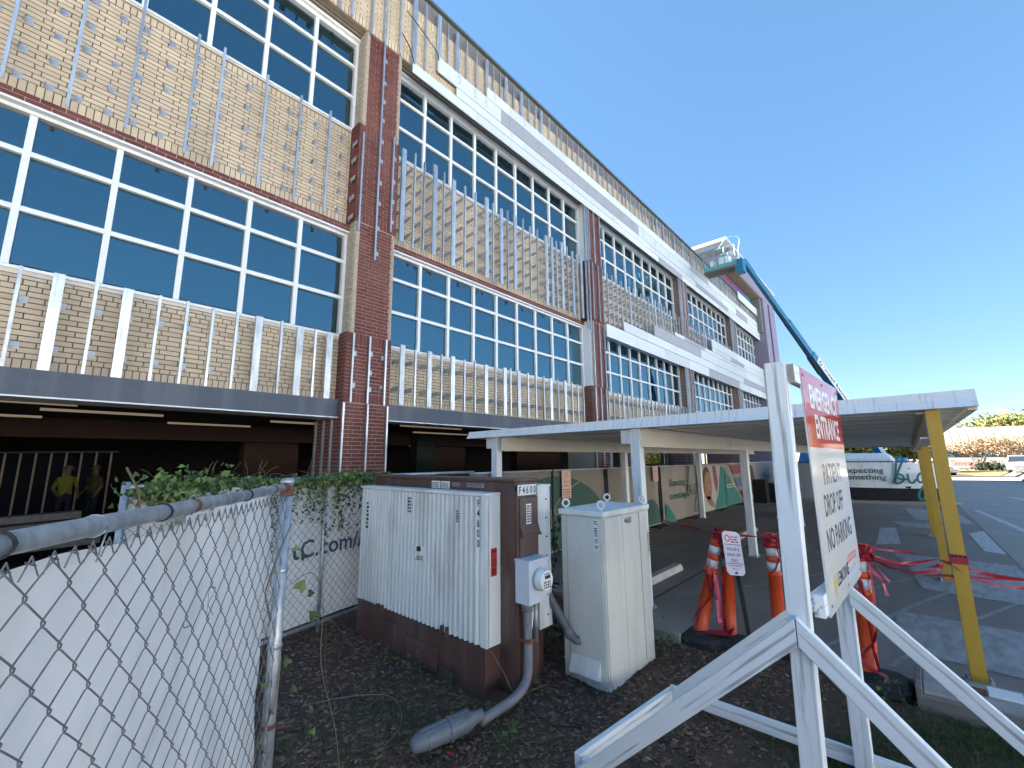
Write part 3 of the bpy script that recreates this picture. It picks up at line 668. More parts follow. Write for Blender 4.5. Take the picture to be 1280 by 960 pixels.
M['leafd'] = mat('dark_vine_leaf', (.055,.09,.024), .6, col2=(.032,.057,.016), scale=5, island=.35, objrnd=.3)
M['stem'] = mat('vine_stem', (.13,.11,.05), .8); M['twig'] = mat('dry_stem', (.20,.16,.10), .9)
M['canw'] = mat('white_canopy_metal', (.76,.79,.81), .5, col2=(.70,.73,.75), scale=2, streak=((.42,.43,.45),.6,30,(.1,1.3,.06),.53))
M['canc'] = mat('cream_painted_steel', (.74,.67,.55), .55, col2=(.68,.61,.50), scale=2); M['deck'] = mat('metal_roof_deck', (.78,.74,.68), .4, .2, col2=(.68,.64,.58), scale=1.5, streak=((.2,.18,.16),.5,3,(1,.1,1)))
M['yellow'] = mat('yellow_paint', (.56,.34,.035), .45, col2=(.49,.29,.03), scale=4, amt=.4, streak=((.38,.24,.05),.5,4))
M['lblue'] = mat('lift_blue_paint', (.015,.145,.27), .35); M['lteal'] = mat('basket_teal_paint', (.10,.34,.36), .45); M['lift'] = mat('light_blue_paint', (.08,.30,.62), .4)
M['tyre'] = mat('tyre_rubber', (.02,.02,.02), .9); M['blackf'] = mat('black_fabric', (.014,.014,.016), .9)

def T3(mb, o, x, y, s, size, u=0, v=0, **k): text(mb, Fr(o, x, y), s, size, u, v, **k)
XF, YF_, ZF = (1,0,0), (0,-1,0), (0,0,1)        # facing -Y: u along +X ; facing -X: u along -Y
def bars(mb, fr, u0, u1, v0, v1, rows, gap=.45, rng=random.Random(3), n=.0025):
    """rows of little dashes that stand for lettering too small to read"""
    h = (v1-v0)/rows
    for i in range(rows):
        u = u0; z = v1-(i+1)*h
        while u < u1-.15*h:
            wd = rng.uniform(.5, 1.6)*h; b = min(u+wd, u1)
            mb.add([fr.p(u,z+h*.2,n), fr.p(b,z+h*.2,n), fr.p(b,z+h*(1-gap*.5),n), fr.p(u,z+h*(1-gap*.5),n)], [(0,1,2,3)]); u = b+.3*h

# ================================================================ NEAR CHAIN LINK FENCE (fence frame: d along the fence)
def chainlink(P0, P1, z0, z1, r, pitch=.055, sides=5, amp=.004):
    """woven zigzag wires between two ends; joined, far too many to pick apart"""
    P0 = Vector(P0); P1 = Vector(P1); L = (P1-P0).length; dx = (P1-P0).normalized(); nn = Vector((-dx.y, dx.x, 0))
    q = MB(); k = int(L/pitch); hz = pitch*1.12; nz = int((z1-z0)/hz)
    for i in range(k+1):
        path = []
        for j in range(nz+1):
            s = 1 if (j+i) % 2 else -1
            u = (i+.5)*pitch+s*pitch*.56; z = z0+j*hz
            if sides > 3:
                path.append(P0+dx*(u-s*.0045)+nn*(s*amp)+Vector((0,0,z-.006))); path.append(P0+dx*u+Vector((0,0,z))); path.append(P0+dx*(u-s*.0045)-nn*(s*amp)+Vector((0,0,z+.006)))
            else: path.append(P0+dx*u+nn*(s*amp)+Vector((0,0,z)))
        q.tube(path, r, sides, cap=False)
    return q
PT = Vector((.922, 2.425, 0)); dF = Vector((-.579, -.815, 0)).normalized().normalized(); nF = Vector((-dF.y, dF.x, 0))
if nF.dot(Vector((1,-1,0))) < 0: nF = -nF       # towards the viewer
PE = PT+dF*4.2
F1 = empty('chain_link_fence', PT, 'near galvanised chain link fence with rust spotted top rail in front of white banner', 'fence')
f = MB(); f.tube([PT+Vector((0,0,-.1)), PT+Vector((0,0,1.735))], .030, 16).lathe(PT+Vector((0,0,1.735)), [(.034,0),(.034,.02),(.025,.03),(.0,.034)], 16); f.build('post', M['galv'], F1, smooth=True)
f = MB(); f.tube([PT+dF*.03+Vector((0,0,1.722)), PE+Vector((0,0,1.722))], .0205, 14); f.build('top_rail', M['galv'], F1, smooth=True)
f = MB(); f.lathe(PT+Vector((0,0,1.675)), [(.031,0),(.033,.002),(.033,.05),(.031,.053)], 16); f.tube([PT+dF*.03+Vector((0,0,1.722)), PT+dF*.10+Vector((0,0,1.722))], .0238, 14); f.build('rail_end_clamp', M['rust'], F1, smooth=True)
for a in (.22, .98): f = MB(); f.tube([PT+dF*a+Vector((0,0,1.722)), PT+dF*(a+.025)+Vector((0,0,1.722))], .0211, 14); f.build('rust_patch', M['rust'], F1, smooth=True)
for z in (.25, .6, .95, 1.3): f = MB(); f.lathe(PT+Vector((0,0,z)), [(.031,0),(.0335,.002),(.0335,.02),(.031,.022)], 16); f.build('tension_band', M['rust' if z == .6 else 'galv'], F1, smooth=True)
f = MB(); f.bar(PT+dF*.06+nF*.008+Vector((0,0,.05)), PT+dF*.06+nF*.008+Vector((0,0,1.65)), .014, .006, up=tuple(nF)); f.build('tension_bar', M['galv'], F1)
q = chainlink(PT+dF*.05+nF*.012, PE+nF*.012, .03, 1.70, .0017, .049, 5, .004); tag(q.build('wire_mesh', M['wire'], F1, smooth=True), kind='stuff')
f = MB()
for i in range(84):                              # twisted ends of the wires under the rail
    a = .05+i*.049; p = PT+dF*a+nF*.012+Vector((0,0,1.682))
    f.tube([p-dF*.02+Vector((0,0,-.025)), p+Vector((0,0,.012)), p+dF*.02+Vector((0,0,-.025))], .0017, 4); f.tube([p-dF*.012+Vector((0,0,-.006)), p+dF*.012+Vector((0,0,.004))], .0017, 4)
tag(f.build('wire_ends', M['wire'], F1), kind='stuff')
for i, a in enumerate((.2,.36,.56,.72,.92,1.15,1.4,1.62,1.85)):   # tie wires and black zip ties round the rail
    zt = i in (2,5,7); p = PT+dF*a+Vector((0,0,1.722)); f = MB(); rr = .0225
    ring = [p+(nF*math.cos(t)+Vector((0,0,1))*math.sin(t))*rr+dF*(.012*math.sin(t*.5)) for t in [k*2*math.pi/14 for k in range(15)]]
    if not zt: ring = ring[2:]+[p+nF*.02-Vector((0,0,.07))+dF*.02]
    f.tube(ring, .003 if zt else .0018, 5); f.build('zip_tie' if zt else 'tie_wire', M['rubber' if zt else 'galv'], F1, smooth=True)
# white banner laced on the far side of the near fence
def cloth(P0, dirv, L, z0, z1, off, nx=60, nz=20, wob=.018, seed=0, ztop=None):
    q = MB(); P0 = Vector(P0); dv = Vector(dirv).normalized(); nn = Vector((-dv.y, dv.x, 0))
    for j in range(nz+1):
        for i in range(nx+1):
            u = L*i/nx; t = j/nz; zt = z1 if ztop is None else ztop(u)
            z = z0+(zt-z0)*t
            w_ = wob*(NZ.noise(Vector((u*2.1, z*1.3, seed)))+.5*NZ.noise(Vector((u*6+z*2, z*3, seed+9))))
            q.v.append(tuple(P0+dv*u+nn*(off+w_)+Vector((0,0,z))))
    q.f = [(j*(nx+1)+i, j*(nx+1)+i+1, (j+1)*(nx+1)+i+1, (j+1)*(nx+1)+i) for j in range(nz) for i in range(nx)]; q.mi = [0]*len(q.f)
    return q
s_ = 1 if Vector((-dF.y, dF.x, 0)).dot(nF) < 0 else -1
q = cloth(PT+dF*.07, dF, 4.1, .02, 1.60, .045*s_, 140, 40, .030, 3, ztop=lambda u: 1.675-.018*abs(math.sin(u*4.6)))
bn = q.build('white_banner', M['vinyl'], smooth=True, at=PT+dF*2); tag(bn, 'blank white vinyl banner laced behind the near chain link fence', 'banner')
g = MB(); frb = Fr(PT+dF*.80-nF*.018+Vector((0,0,1.34)), -dF, ZF)
for pts in ([(0,0),(0,.10)], [(0,.1),(.05,.085),(0,.05)], [(.0,.05),(.05,0)], [(-.07,.0),(-.068,.004)], [(-.1,.02),(-.15,.03),(-.14,.06),(-.11,.09)]): ribbon(g, frb, spline(pts, 5), .004, .018 if False else .012)
g.build('scribble', M['pencil'], bn)

# ================================================================ FAR FENCE with lettered banner, behind the switchgear
A2 = Vector((.55, 4.72, 0)); B2 = Vector((3.05, 5.30, 0)); C2 = Vector((4.9, 5.30, 0))
F2 = empty('chain_link_fence', A2, 'vine topped chain link fence with lettered white banner left of brown switchgear', 'fence')
for a, b in ((A2, B2), (B2, C2)):
    f = MB(); f.tube([a+Vector((0,0,1.66)), b+Vector((0,0,1.66))], .02, 8); f.build('top_rail', M['galv'], F2, smooth=True)
    f = MB(); f.tube([a+Vector((0,0,.07)), b+Vector((0,0,.07))], .02, 8); f.build('bottom_rail', M['galv'], F2, smooth=True)
for t in (0, .36, .74, 1.0):
    p = A2.lerp(B2, t); f = MB(); f.tube([p+Vector((0,0,-.05)), p+Vector((0,0,1.7))], .02 if t not in (0, 1) else .028, 8); f.build('post', M['galv'], F2, smooth=True)
q = chainlink(A2, B2, .08, 1.65, .0021, .045, 4, .004); tag(q.build('wire_mesh', M['wiref'], F2), kind='stuff')
q = chainlink(B2, C2, .08, 1.65, .0021, .045, 3, .004); tag(q.build('wire_mesh', M['wiref'], F2), kind='stuff')
d2 = (B2-A2).normalized(); n2 = Vector((-d2.y, d2.x, 0))
q = cloth(A2, d2, (B2-A2).length, .1, 1.58, .04, 60, 16, .02, 5); ban2 = q.build('lettered_banner', M['vinyl'], smooth=True, at=A2); tag(ban2, 'white banner lettered with navy web address behind the vine covered fence', 'banner')
g = MB(); fr2 = Fr(A2-n2*.0+n2*.013, d2, ZF)
text(g, Fr(A2+n2*.008, d2, Vector((0,0,1))), 'tC.com/A', .27, 1.52, .80, bold=.012, n=.004); g.build('lettering', M['navy'], ban2)
q = cloth(B2+Vector((0,.05,0)), C2-B2, (C2-B2).length, .1, 1.58, .0, 20, 8, .02, 8); o = q.build('beige_screen', M['mesh'], F2, smooth=True)
# the folded top of the banner sagging over the fence
q = MB(); pts = []
for i in range(13):
    for j in range(7):
        u = i/12; t = j/6; p = Vector((.95,4.70,0)).lerp(Vector((1.62,4.86,0)), u)
        pts.append(p+Vector((0, -.16+.08*math.sin(t*3)+.03*NZ.noise(Vector((u*5,t*3,2))), 1.28+.34*t*(1-.06*math.sin(u*9))-.03*u)))
q.add(pts, [(i*7+j, (i+1)*7+j, (i+1)*7+j+1, i*7+j+1) for i in range(12) for j in range(6)])
q.build('folded_flap', M['vinyl'], ban2, smooth=True)

# ================================================================ VINE along the fence tops
V = empty('climbing_vine', (1.6, 4.9, 0), 'green leafy vine sprawling along the far fence top and down its mesh', 'vine')
lm = {}
def leafgeo(q, c, s, rng, nrm=None):
    c = Vector(c); a = Vector((rng.uniform(-1,1), rng.uniform(-1,.3), rng.uniform(-.4,1))).normalized() if nrm is None else nrm
    x = a.orthogonal().normalized(); y = a.cross(x); t = rng.uniform(0, 6.28); x, y = x*math.cos(t)+y*math.sin(t), y*math.cos(t)-x*math.sin(t)
    sh = [(0,-.1,0),(.55,-.45,.05),(.62,.15,-.08),(0,1,-.12),(-.62,.15,-.08),(-.55,-.45,.05),(0,.2,.1)]
    q.add([c+x*u*s+y*v*s+a*w_*s for u, v, w_ in sh], [(0,1,6),(1,2,6),(2,3,6),(3,4,6),(4,5,6),(5,0,6)])
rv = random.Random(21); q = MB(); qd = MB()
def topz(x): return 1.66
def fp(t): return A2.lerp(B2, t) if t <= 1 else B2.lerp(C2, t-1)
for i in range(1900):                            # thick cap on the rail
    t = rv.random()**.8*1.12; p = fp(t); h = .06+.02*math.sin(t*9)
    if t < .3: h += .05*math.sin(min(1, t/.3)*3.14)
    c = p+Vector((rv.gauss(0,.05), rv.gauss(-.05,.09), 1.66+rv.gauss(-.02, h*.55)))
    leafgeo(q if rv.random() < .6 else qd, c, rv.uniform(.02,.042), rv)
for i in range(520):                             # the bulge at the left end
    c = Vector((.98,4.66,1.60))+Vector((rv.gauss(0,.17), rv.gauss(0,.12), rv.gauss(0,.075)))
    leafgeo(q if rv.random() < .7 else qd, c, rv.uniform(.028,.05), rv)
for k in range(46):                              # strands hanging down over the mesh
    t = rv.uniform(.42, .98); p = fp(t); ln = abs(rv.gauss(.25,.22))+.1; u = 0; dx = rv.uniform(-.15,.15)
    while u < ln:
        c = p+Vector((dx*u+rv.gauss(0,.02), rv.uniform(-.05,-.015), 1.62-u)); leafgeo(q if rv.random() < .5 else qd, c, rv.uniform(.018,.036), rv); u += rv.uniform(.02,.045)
tag(q.build('foliage', M['leaf'], V), kind='stuff'); tag(qd.build('foliage_shade', M['leafd'], V), kind='stuff')  # second mesh holds the darker leaves, mixed in at random
f = MB()
def twigpath(p, n, step, up, rng):
    P = [Vector(p)]; d = Vector((rng.uniform(-1,1), rng.uniform(-.4,.1), up)).normalized()
    for i in range(n):
        d = (d+Vector((rng.gauss(0,.45), rng.gauss(0,.3), rng.gauss(0,.4)))).normalized(); P.append(P[-1]+d*step)
    return P
for k in range(22): t = rv.random()*1.0; f.tube(twigpath(fp(t)+Vector((0,-.05,1.70)), 4, .045, .8, rv), .0018, 4)
f.build('stem', M['twig'], V)
f = MB(); f.tube(spline([(.62,4.4,1.3),(.60,4.4,1.6),(.56,4.4,1.70),(.50,4.4,1.82)], 5), [.008]*16, 6); f.build('stem', M['stem'], V)
# strand on the near post with big leaves
V2 = empty('climbing_vine', PT, 'thin vine with big drooping leaves twined round the near fence post', 'vine')
f = MB(); f.tube([PT+Vector((.05*math.cos(a*1.3)-.02, .05*math.sin(a*1.3)-.02, .1+a*.16)) for a in range(10)], .004, 5)
f.tube(spline([PT+Vector((.03,-.06,1.25)), PT+Vector((.14,-.05,1.28)), PT+Vector((.22,-.02,1.12)), PT+Vector((.24,0,.8)), PT+Vector((.34,0,.45)), PT+Vector((.42,.05,.1))], 6), .0018, 5); f.build('stem', M['twig'], V2)
for c, s in (((.10,-.06,1.22),.075),((.21,-.06,1.06),.07),((.06,-.06,.88),.05),((-.05,-.06,.82),.06),((.10,-.07,.75),.05),((-.06,-.07,.55),.06),((-.07,-.07,.42),.055),((.07,-.07,.30),.06),((-.02,-.06,.68),.045),((.17,-.05,1.18),.045),((.23,-.03,.62),.04),((.26,-.02,.5),.04),((-.1,-.08,.2),.05),((-.08,-.05,.95),.035),((.05,-.07,1.42),.04),((.12,-.05,1.36),.045)):
    g = MB(); leafgeo(g, PT+Vector((c[0]*.8,c[1]*.8,c[2])), s*.62, rv, nrm=Vector((-.5+rv.uniform(-.3,.3),-.8,rv.uniform(-.1,.5))).normalized()); g.build('leaf', M['leaf' if rv.random() < .4 else 'leafd'], V2)
# vine behind the cabinet
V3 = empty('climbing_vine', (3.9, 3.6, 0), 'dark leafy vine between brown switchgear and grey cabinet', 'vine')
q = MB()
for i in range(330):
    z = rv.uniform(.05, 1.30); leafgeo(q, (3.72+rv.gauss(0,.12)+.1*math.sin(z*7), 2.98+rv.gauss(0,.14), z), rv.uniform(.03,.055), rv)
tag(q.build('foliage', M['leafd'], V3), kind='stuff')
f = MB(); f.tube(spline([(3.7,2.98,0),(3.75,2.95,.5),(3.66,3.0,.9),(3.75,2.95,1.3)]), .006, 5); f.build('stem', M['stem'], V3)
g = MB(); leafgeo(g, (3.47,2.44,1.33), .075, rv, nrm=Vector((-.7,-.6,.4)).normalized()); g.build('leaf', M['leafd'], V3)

# ================================================================ BROWN AND WHITE SWITCHGEAR
S = empty('electrical_switchgear', (3.0, 3.7, 0), 'brown padmount switchgear with white ribbed door, marked F4600', 'switchgear')
f = MB(); f.box(2.84, 3.14, 2.56, 4.80, .0, 1.66); f.build('body', M['brown'], S, bevel=.006)
f = MB(); f.box(2.82, 3.16, 2.54, 4.82, 1.662, 1.684); f.build('roof_cap', M['brown'], S, bevel=.004)
f = MB(); f.box(2.665, 2.838, 2.73, 4.79, -.05, .335); f.build('base', M['brown'], S, bevel=.005)
f = MB(); f.box(3.142, 3.33, 2.66, 4.79, -.05, .335); f.build('base', M['brown'], S, bevel=.005)
# white door box: ribbed front between end flanges
def ribdoor(x0, x1, y0, y1, z0, z1, sgn, name):
    q = MB(); xf = x0 if sgn < 0 else x1
    q.box(min(x0+.012,x1) if sgn < 0 else x0, x1 if sgn < 0 else x1-.012, y0, y1, z0, z1)
    q.box(xf-.006, xf+.02, y0, y0+.075, z0, z1).box(xf-.006, xf+.02, y1-.06, y1, z0, z1)
    q.box(xf-.03 if sgn < 0 else x0, x1 if sgn < 0 else xf+.03, y0-.004, y1+.004, z1+.002, z1+.022)
    y = y0+.10
    while y < y1-.1:
        w_ = .05; d_ = .024*sgn
        q.add([(xf-d_*.6,y,z0+.01),(xf+d_,y+.006,z0+.01),(xf+d_,y+w_-.022,z0+.01),(xf-d_*.6,y+w_-.006,z0+.01),(xf-d_*.6,y,z1-.01),(xf+d_,y+.006,z1-.01),(xf+d_,y+w_-.022,z1-.01),(xf-d_*.6,y+w_-.006,z1-.01)],[(0,1,5,4),(1,2,6,5),(2,3,7,6),(0,3,2,1),(4,5,6,7)])
        y += .0655
    return q.build(name, M['whitepr'], S)
dr = ribdoor(2.68, 2.838, 2.725, 4.80, .34, 1.545, -1, 'ribbed_door')
dr2 = ribdoor(3.142, 3.30, 2.545, 4.80, .40, 1.60, 1, 'rear_door')
f = MB()
for i in range(7): f.lathe((3.255, 2.542, .5+i*.165), [(.008,0),(.008,.006)], 8, (0,-1,0))
tag(f.build('rivet', M['ink'], dr2), kind='stuff')
f = MB(); f.box(2.845, 2.905, 2.535, 2.558, .05, 1.58); f.build('frame_post', M['brown'], S, bevel=.003)
f = MB(); f.box(2.875, 3.12, 2.525, 2.558, 1.02, 1.525).box(2.875, 3.125, 2.49, 2.53, 1.20, 1.222); f.add([(2.88,2.525,1.2),(3.12,2.525,1.2),(3.12,2.495,1.2),(2.88,2.495,1.2),(2.88,2.525,1.30),(3.12,2.525,1.30)],[(0,1,2,3),(3,2,5,4)]); hat = f.build('access_cover', M['brown'], S, bevel=.003)
for ya, yb, zb in ((3.98,4.25,.255),(3.33,3.86,.195)):
    f = MB(); f.box(2.645, 2.664, ya, yb, .0, zb); f.build('base_plate', M['brown'], S, bevel=.004)
for y in (4.34, 4.27): f = MB(); f.box(2.64, 2.676, y-.018, y+.018, .30, .37); f.build('hinge', M['brown'], dr)
for y in (3.27, 3.20): f = MB(); f.box(2.64, 2.676, y-.018, y+.018, .325, .40); f.build('hinge', M['brown'], dr)
f = MB(); f.box(2.63, 2.664, 3.60, 3.69, .965, .985).box(2.628, 2.64, 3.66, 3.685, .92, 1.03).box(2.652, 2.664, 3.58, 3.70, .95, 1.03); hd = f.build('handle', M['whitep'], dr)
f = MB(); f.box(2.627, 2.652, 3.615, 3.645, .99, 1.03); f.build('lock', M['ink'], dr)
FX = Fr((2.658, 0, 0), (0,-1,0), ZF)             # plane facing -X ; u = -y
g = MB()
for i, ch in enumerate('F4600'): text(g, FX, ch, .085, -2.80, 1.455-i*.083, align='CENTER', n=.012, bold=.02, sx=.8)
bars(g, FX, -4.66, -4.61, 1.10, 1.40, 7); bars(g, FX, -3.86, -3.80, 1.33, 1.49, 5); bars(g, FX, -3.09, -3.05, 1.30, 1.41, 5, n=.012)
bars(g, FX, -3.72, -3.6, .90, .94, 2); g.build('lettering', M['ink'], dr)
FYd = Fr((0, 2.7205, 0), XF, ZF)
f = MB(); f.box(2.722, 2.790, 2.719, 2.7245, .885, 1.11); rl = f.build('danger_label', M['redl'], dr)
g = MB(); bars(g, Fr((0,2.718,0), XF, ZF), 2.73, 2.782, .90, .95, 2); bars(g, Fr((0,2.718,0), XF, ZF), 2.73, 2.782, 1.07, 1.10, 1); 
ring = [(2.756+.022*math.cos(a*.5), .995+.022*math.sin(a*.5)) for a in range(14)]; ribbon(g, Fr((0,2.718,0), XF, ZF), ring, .006); g.build('lettering', M['ink'], rl)
fy = Fr((0, 2.5575, 0), XF, ZF)
for i, ch in enumerate('F4600'):
    f = MB(); f.box(2.856+i*.05, 2.903+i*.05, 2.528, 2.5345, 1.545, 1.635); pl = f.build('number_tile', M['label'], S)
    g = MB(); text(g, Fr((0,2.528,0), XF, ZF), ch, .085, 2.8795+i*.05, 1.56, align='CENTER', sx=.72, bold=.02, n=.002); g.build('lettering', M['ink'], pl)
f = MB(); f.box(2.955, 3.02, 2.520, 2.5235, 1.30, 1.47); pl = f.build('label_plate', M['label'], hat)
g = MB(); bars(g, Fr((0,2.52,0), XF, ZF), 2.96, 3.015, 1.31, 1.46, 7); g.build('lettering', M['ink'], pl)
for a, b, c, dd in ((3.565,3.70,1.56,1.645),(3.42,3.545,1.56,1.645)):
    f = MB(); f.box(2.834, 2.8385, a, b, c+.015, dd); pl = f.build('label_plate', M['label'], S); g = MB(); bars(g, Fr((2.834,0,0),(0,-1,0),ZF), -b+.01, -a-.01, c+.02, dd-.01, 4); g.build('lettering', M['ink'], pl)
for a, b in ((3.27,3.37),(2.93,3.16)):
    f = MB(); f.box(2.834, 2.8385, a, b, 1.60, 1.635); pl = f.build('maker_plate', M['steeld'], S); g = MB(); bars(g, Fr((2.834,0,0),(0,-1,0),ZF), -b+.01, -a-.01, 1.605, 1.632, 2); g.build('lettering', M['ink'], pl)
# electricity meter, bolted to the switchgear
m_ = MB(); m_.box(2.835, 3.075, 2.40, 2.553, .69, 1.02); me_ = m_.build('meter_box', M['pvc'] if False else M['label'], S, bevel=.006)
M['meterbox'] = mat('grey_blue_enamel', (.55,.60,.68), .4, col2=(.48,.53,.61), scale=8, amt=.5); me_.data.materials[0] = M['meterbox']
f = MB(); f.box(2.825, 3.085, 2.385, 2.553, 1.022, 1.036); f.build('meter_lid', M['meterbox'], me_)
f = MB(); f.lathe((2.965, 2.40, .875), [(.092,0),(.092,.02),(.085,.022)], 28, (0,-1,0)); f.build('meter_ring', M['steeld'], me_, smooth=False)
f = MB(); f.lathe((2.965, 2.378, .875), [(.082,0),(.080,.055),(.075,.062)], 28, (0,-1,0)); f.build('meter_dial', M['label'], me_)
f = MB(); f.box(2.935, 3.005, 2.3135, 2.316, .89, .915); f.build('meter_display', M['ink'], me_)
g = MB(); bars(g, Fr((0,2.316,0), XF, ZF), 2.92, 3.01, .815, .875, 3); bars(g, Fr((0,2.316,0), XF, ZF), 2.93, 3.0, .92, .935, 1); g.build('lettering', M['ink'], me_)
# corrugated conduit from the meter to the boot
f = MB(); path = spline([(2.90,2.48,.69),(2.905,2.48,.45),(2.905,2.48,.26),(2.87,2.47,.13),(2.75,2.46,.065),(2.58,2.46,.045),(2.36,2.46,.045)], 14)
f.tube(path, [.034+(.0025 if i % 2 and 20 < i < 62 else 0) for i in range(len(path))], 14); f.lathe((2.90,2.48,.625), [(.036,0),(.046,.002),(.046,.03),(.05,.032),(.05,.06),(.036,.065)], 14)
f.build('conduit', M['pvc'], S, smooth=True)
f = MB(); f.tube(spline([(2.98,2.50,.69),(2.99,2.50,.57),(2.965,2.50,.45),(2.96,2.50,.36)]), .010, 6).lathe((2.96,2.50,.30), [(.014,0),(.014,.07)], 8); f.build('ground_wire', M['label'], S, smooth=True)
f = MB(); f.box(2.86, 2.95, 2.435, 2.56, .395, .42); f.build('conduit_strap', M['rust'], S)
f = MB(); f.tube([(3.03,2.50,.69),(3.03,2.50,.35)], .022, 10); f.build('conduit_stub', M['steeld'], S, smooth=True)
# buried service boot on the soil
BT = empty('conduit_boot', (2.1, 2.5, 0), 'long grey ribbed plastic conduit boot lying on the mulch', 'conduit fitting')
ax = (Vector((2.33,2.475,.075))-Vector((1.86,2.585,.05))); p0 = Vector((1.86,2.585,.05)); f = MB()
sec = [(0,.025),(.02,.045),(.07,.058),(.30,.068),(.40,.066),(.44,.05),(.475,.038),(.53,.038)]
dd = ax.normalized(); f.tube([p0+dd*s for s, r_ in sec], [r_ for s, r_ in sec], 18); f.build('shell', M['boot'], BT, smooth=True)
sd = dd.cross(Vector((0,0,1))).normalized(); up_ = sd.cross(dd)
for k in (-1, 0, 1):
    o1 = (up_*math.cos(k*.55)+sd*math.sin(k*.55)); f = MB(); f.bar(p0+dd*.06+o1*.056, p0+dd*.42+o1*.062, .012, .022, up=tuple(o1)); f.build('rib', M['boot'], BT)
for s in (.10, .26): f = MB(); f.tube([p0+dd*s, p0+dd*(s+.02)], .0665+.01*(s>.2), 18); f.build('collar', M['boot'], BT)

# ================================================================ GREY CABINET
C_ = empty('utility_cabinet', (3.85, 2.27, 0), 'tall warm grey utility cabinet with eye bolts on lid, marked 4600', 'cabinet')
f = MB(); f.box(3.42, 4.29, 2.05, 2.49, -.06, 1.345); f.build('body', M['cabw'], C_, bevel=.006)
f = MB(); f.box(3.40, 4.31, 2.03, 2.51, 1.348, 1.395); f.build('lid', M['whitep'], C_, bevel=.006)
for x, wd in ((3.435,.315),(3.755,.33),(4.10,.15)): f = MB(); f.box(x, x+wd, 2.041, 2.0495, .0, 1.335); f.build('side_panel', M['cabw'], C_, bevel=.003)
f = MB(); f.box(3.411, 3.4195, 2.065, 2.425, .0, 1.335); f.build('door', M['cabw'], C_, bevel=.003)
f = MB(); f.box(3.414, 3.4195, 2.43, 2.485, .0, 1.335); f.build('side_strip', M['cabw'], C_)
for x, y in ((3.46,2.46),(3.47,2.09),(4.25,2.08),(4.22,2.46)):
    f = MB(); f.lathe((x,y,1.395), [(.012,0),(.012,.02)], 8); c = Vector((x,y,1.445)); f.tube([c+Vector((.032*math.cos(a*.4488)*.7, -.032*math.cos(a*.4488)*.7, .032*math.sin(a*.4488))) for a in range(15)], .010, 8, cap=False); f.build('eye_bolt', M['whitep'], C_, smooth=True)
f = MB(); f.add([(3.41,2.12,.18),(3.41,2.41,.18),(3.36,2.41,.05),(3.36,2.12,.05),(3.41,2.12,.03),(3.41,2.41,.03)], [(0,3,2,1),(0,4,3),(1,2,5),(3,4,5,2)]); f.build('vent_hood', M['whitep'], C_)
f = MB(); f.box(3.409, 3.4108, 2.09, 2.13, 1.07, 1.325); pl = f.build('warning_label', M['label'], C_)
g = MB(); FL = Fr((3.409,0,0),(0,-1,0),ZF); bars(g, FL, -2.128, -2.092, 1.28, 1.32, 2, gap=.6); bars(g, FL, -2.125, -2.095, 1.18, 1.26, 4); bars(g, FL, -2.125, -2.095, 1.08, 1.11, 2)
ribbon(g, FL, [(-2.11+.012*math.cos(a*.5), 1.145+.016*math.sin(a*.5)) for a in range(14)], .006, .002); g.build('lettering', M['ink'], pl)
f = MB(); f.box(4.262, 4.288, 2.0375, 2.0405, .93, 1.13); pl = f.build('warning_label', M['label'], C_)
g = MB(); bars(g, Fr((0,2.0375,0),XF,ZF), 4.264, 4.286, .94, 1.125, 7); g.build('lettering', M['ink'], pl)
g = MB(); text(g, Fr((0,2.041,0),XF,ZF), '4600', .075, 3.79, 1.255, bold=.01, n=.002, sx=.95); g.build('lettering', M['ink'], C_)
rb = MB()
for x in (3.60, 3.74, 3.745, 3.95, 4.085, 4.22):
    for z in (.25, .62, .9, 1.25): rb.lathe((x, 2.041, z+.03*math.sin(x*9)), [(.006,0),(.004,.004)], 6, (0,-1,0))
tag(rb.build('bolt', M['cabw'], C_), kind='stuff')
# big grey conduit elbow between the two
K = empty('pvc_conduit', (3.36, 2.5, 0), 'thick grey plastic pipe elbowing into the grey cabinet side', 'pipe')
f = MB(); f.tube(spline([(3.24,2.70,.86),(3.30,2.58,.66),(3.355,2.44,.42),(3.375,2.385,.335),(3.39,2.345,.30),(3.412,2.325,.30)], 5), .036, 14); f.build('pipe', M['pvcd'], K, smooth=True)
f = MB(); f.tube([(3.362,2.42,.385),(3.378,2.38,.325)], .044, 14); f.build('coupling', M['pvc'], K, smooth=True)

# ================================================================ EMERGENCY ENTRANCE SIGN
G = empty('emergency_sign', (3.05, .45, 0), 'red and white emergency entrance sign board on white timber A frame', 'sign')
bv = .004
def post(x, y, z1): return plank('post', M['wood'], (x,y,-.05), (x,y,z1), .09, .09, G, up=(1,0,0))
plank('post', M['wood'], (2.495,.492,-.05), (2.495,.446,2.32), .09, .09, G, up=(1,0,0)); plank('post', M['wood'], (3.60,.427,-.05), (3.60,.412,2.30), .09, .09, G, up=(1,0,0))
def board(a, b, w_=.038, h=.089, name='brace', ends=(None,None)): return plank(name, M['wood'], a, b, w_, h, G, ends=ends)
VC = (0,1,0); HC = (0,0,1)
board((2.429,.476,1.072), (2.429,1.74,-.065), ends=(VC,HC)); board((2.429,.472,1.076), (2.429,-.69,-.04), ends=(VC,HC))
board((3.575,.46,1.03), (3.575,1.60,.01), ends=(VC,HC)); board((3.535,.385,1.01), (3.535,-.73,-.03), ends=(VC,HC))
board((2.455,1.72,.045), (3.58,1.60,.045), .04, .09, 'base_rail'); board((3.62,1.62,.045), (3.62,-1.0,.03), .04, .09, 'base_rail'); board((2.475,1.69,.03), (2.475,-.9,.0), .04, .09, 'base_rail')
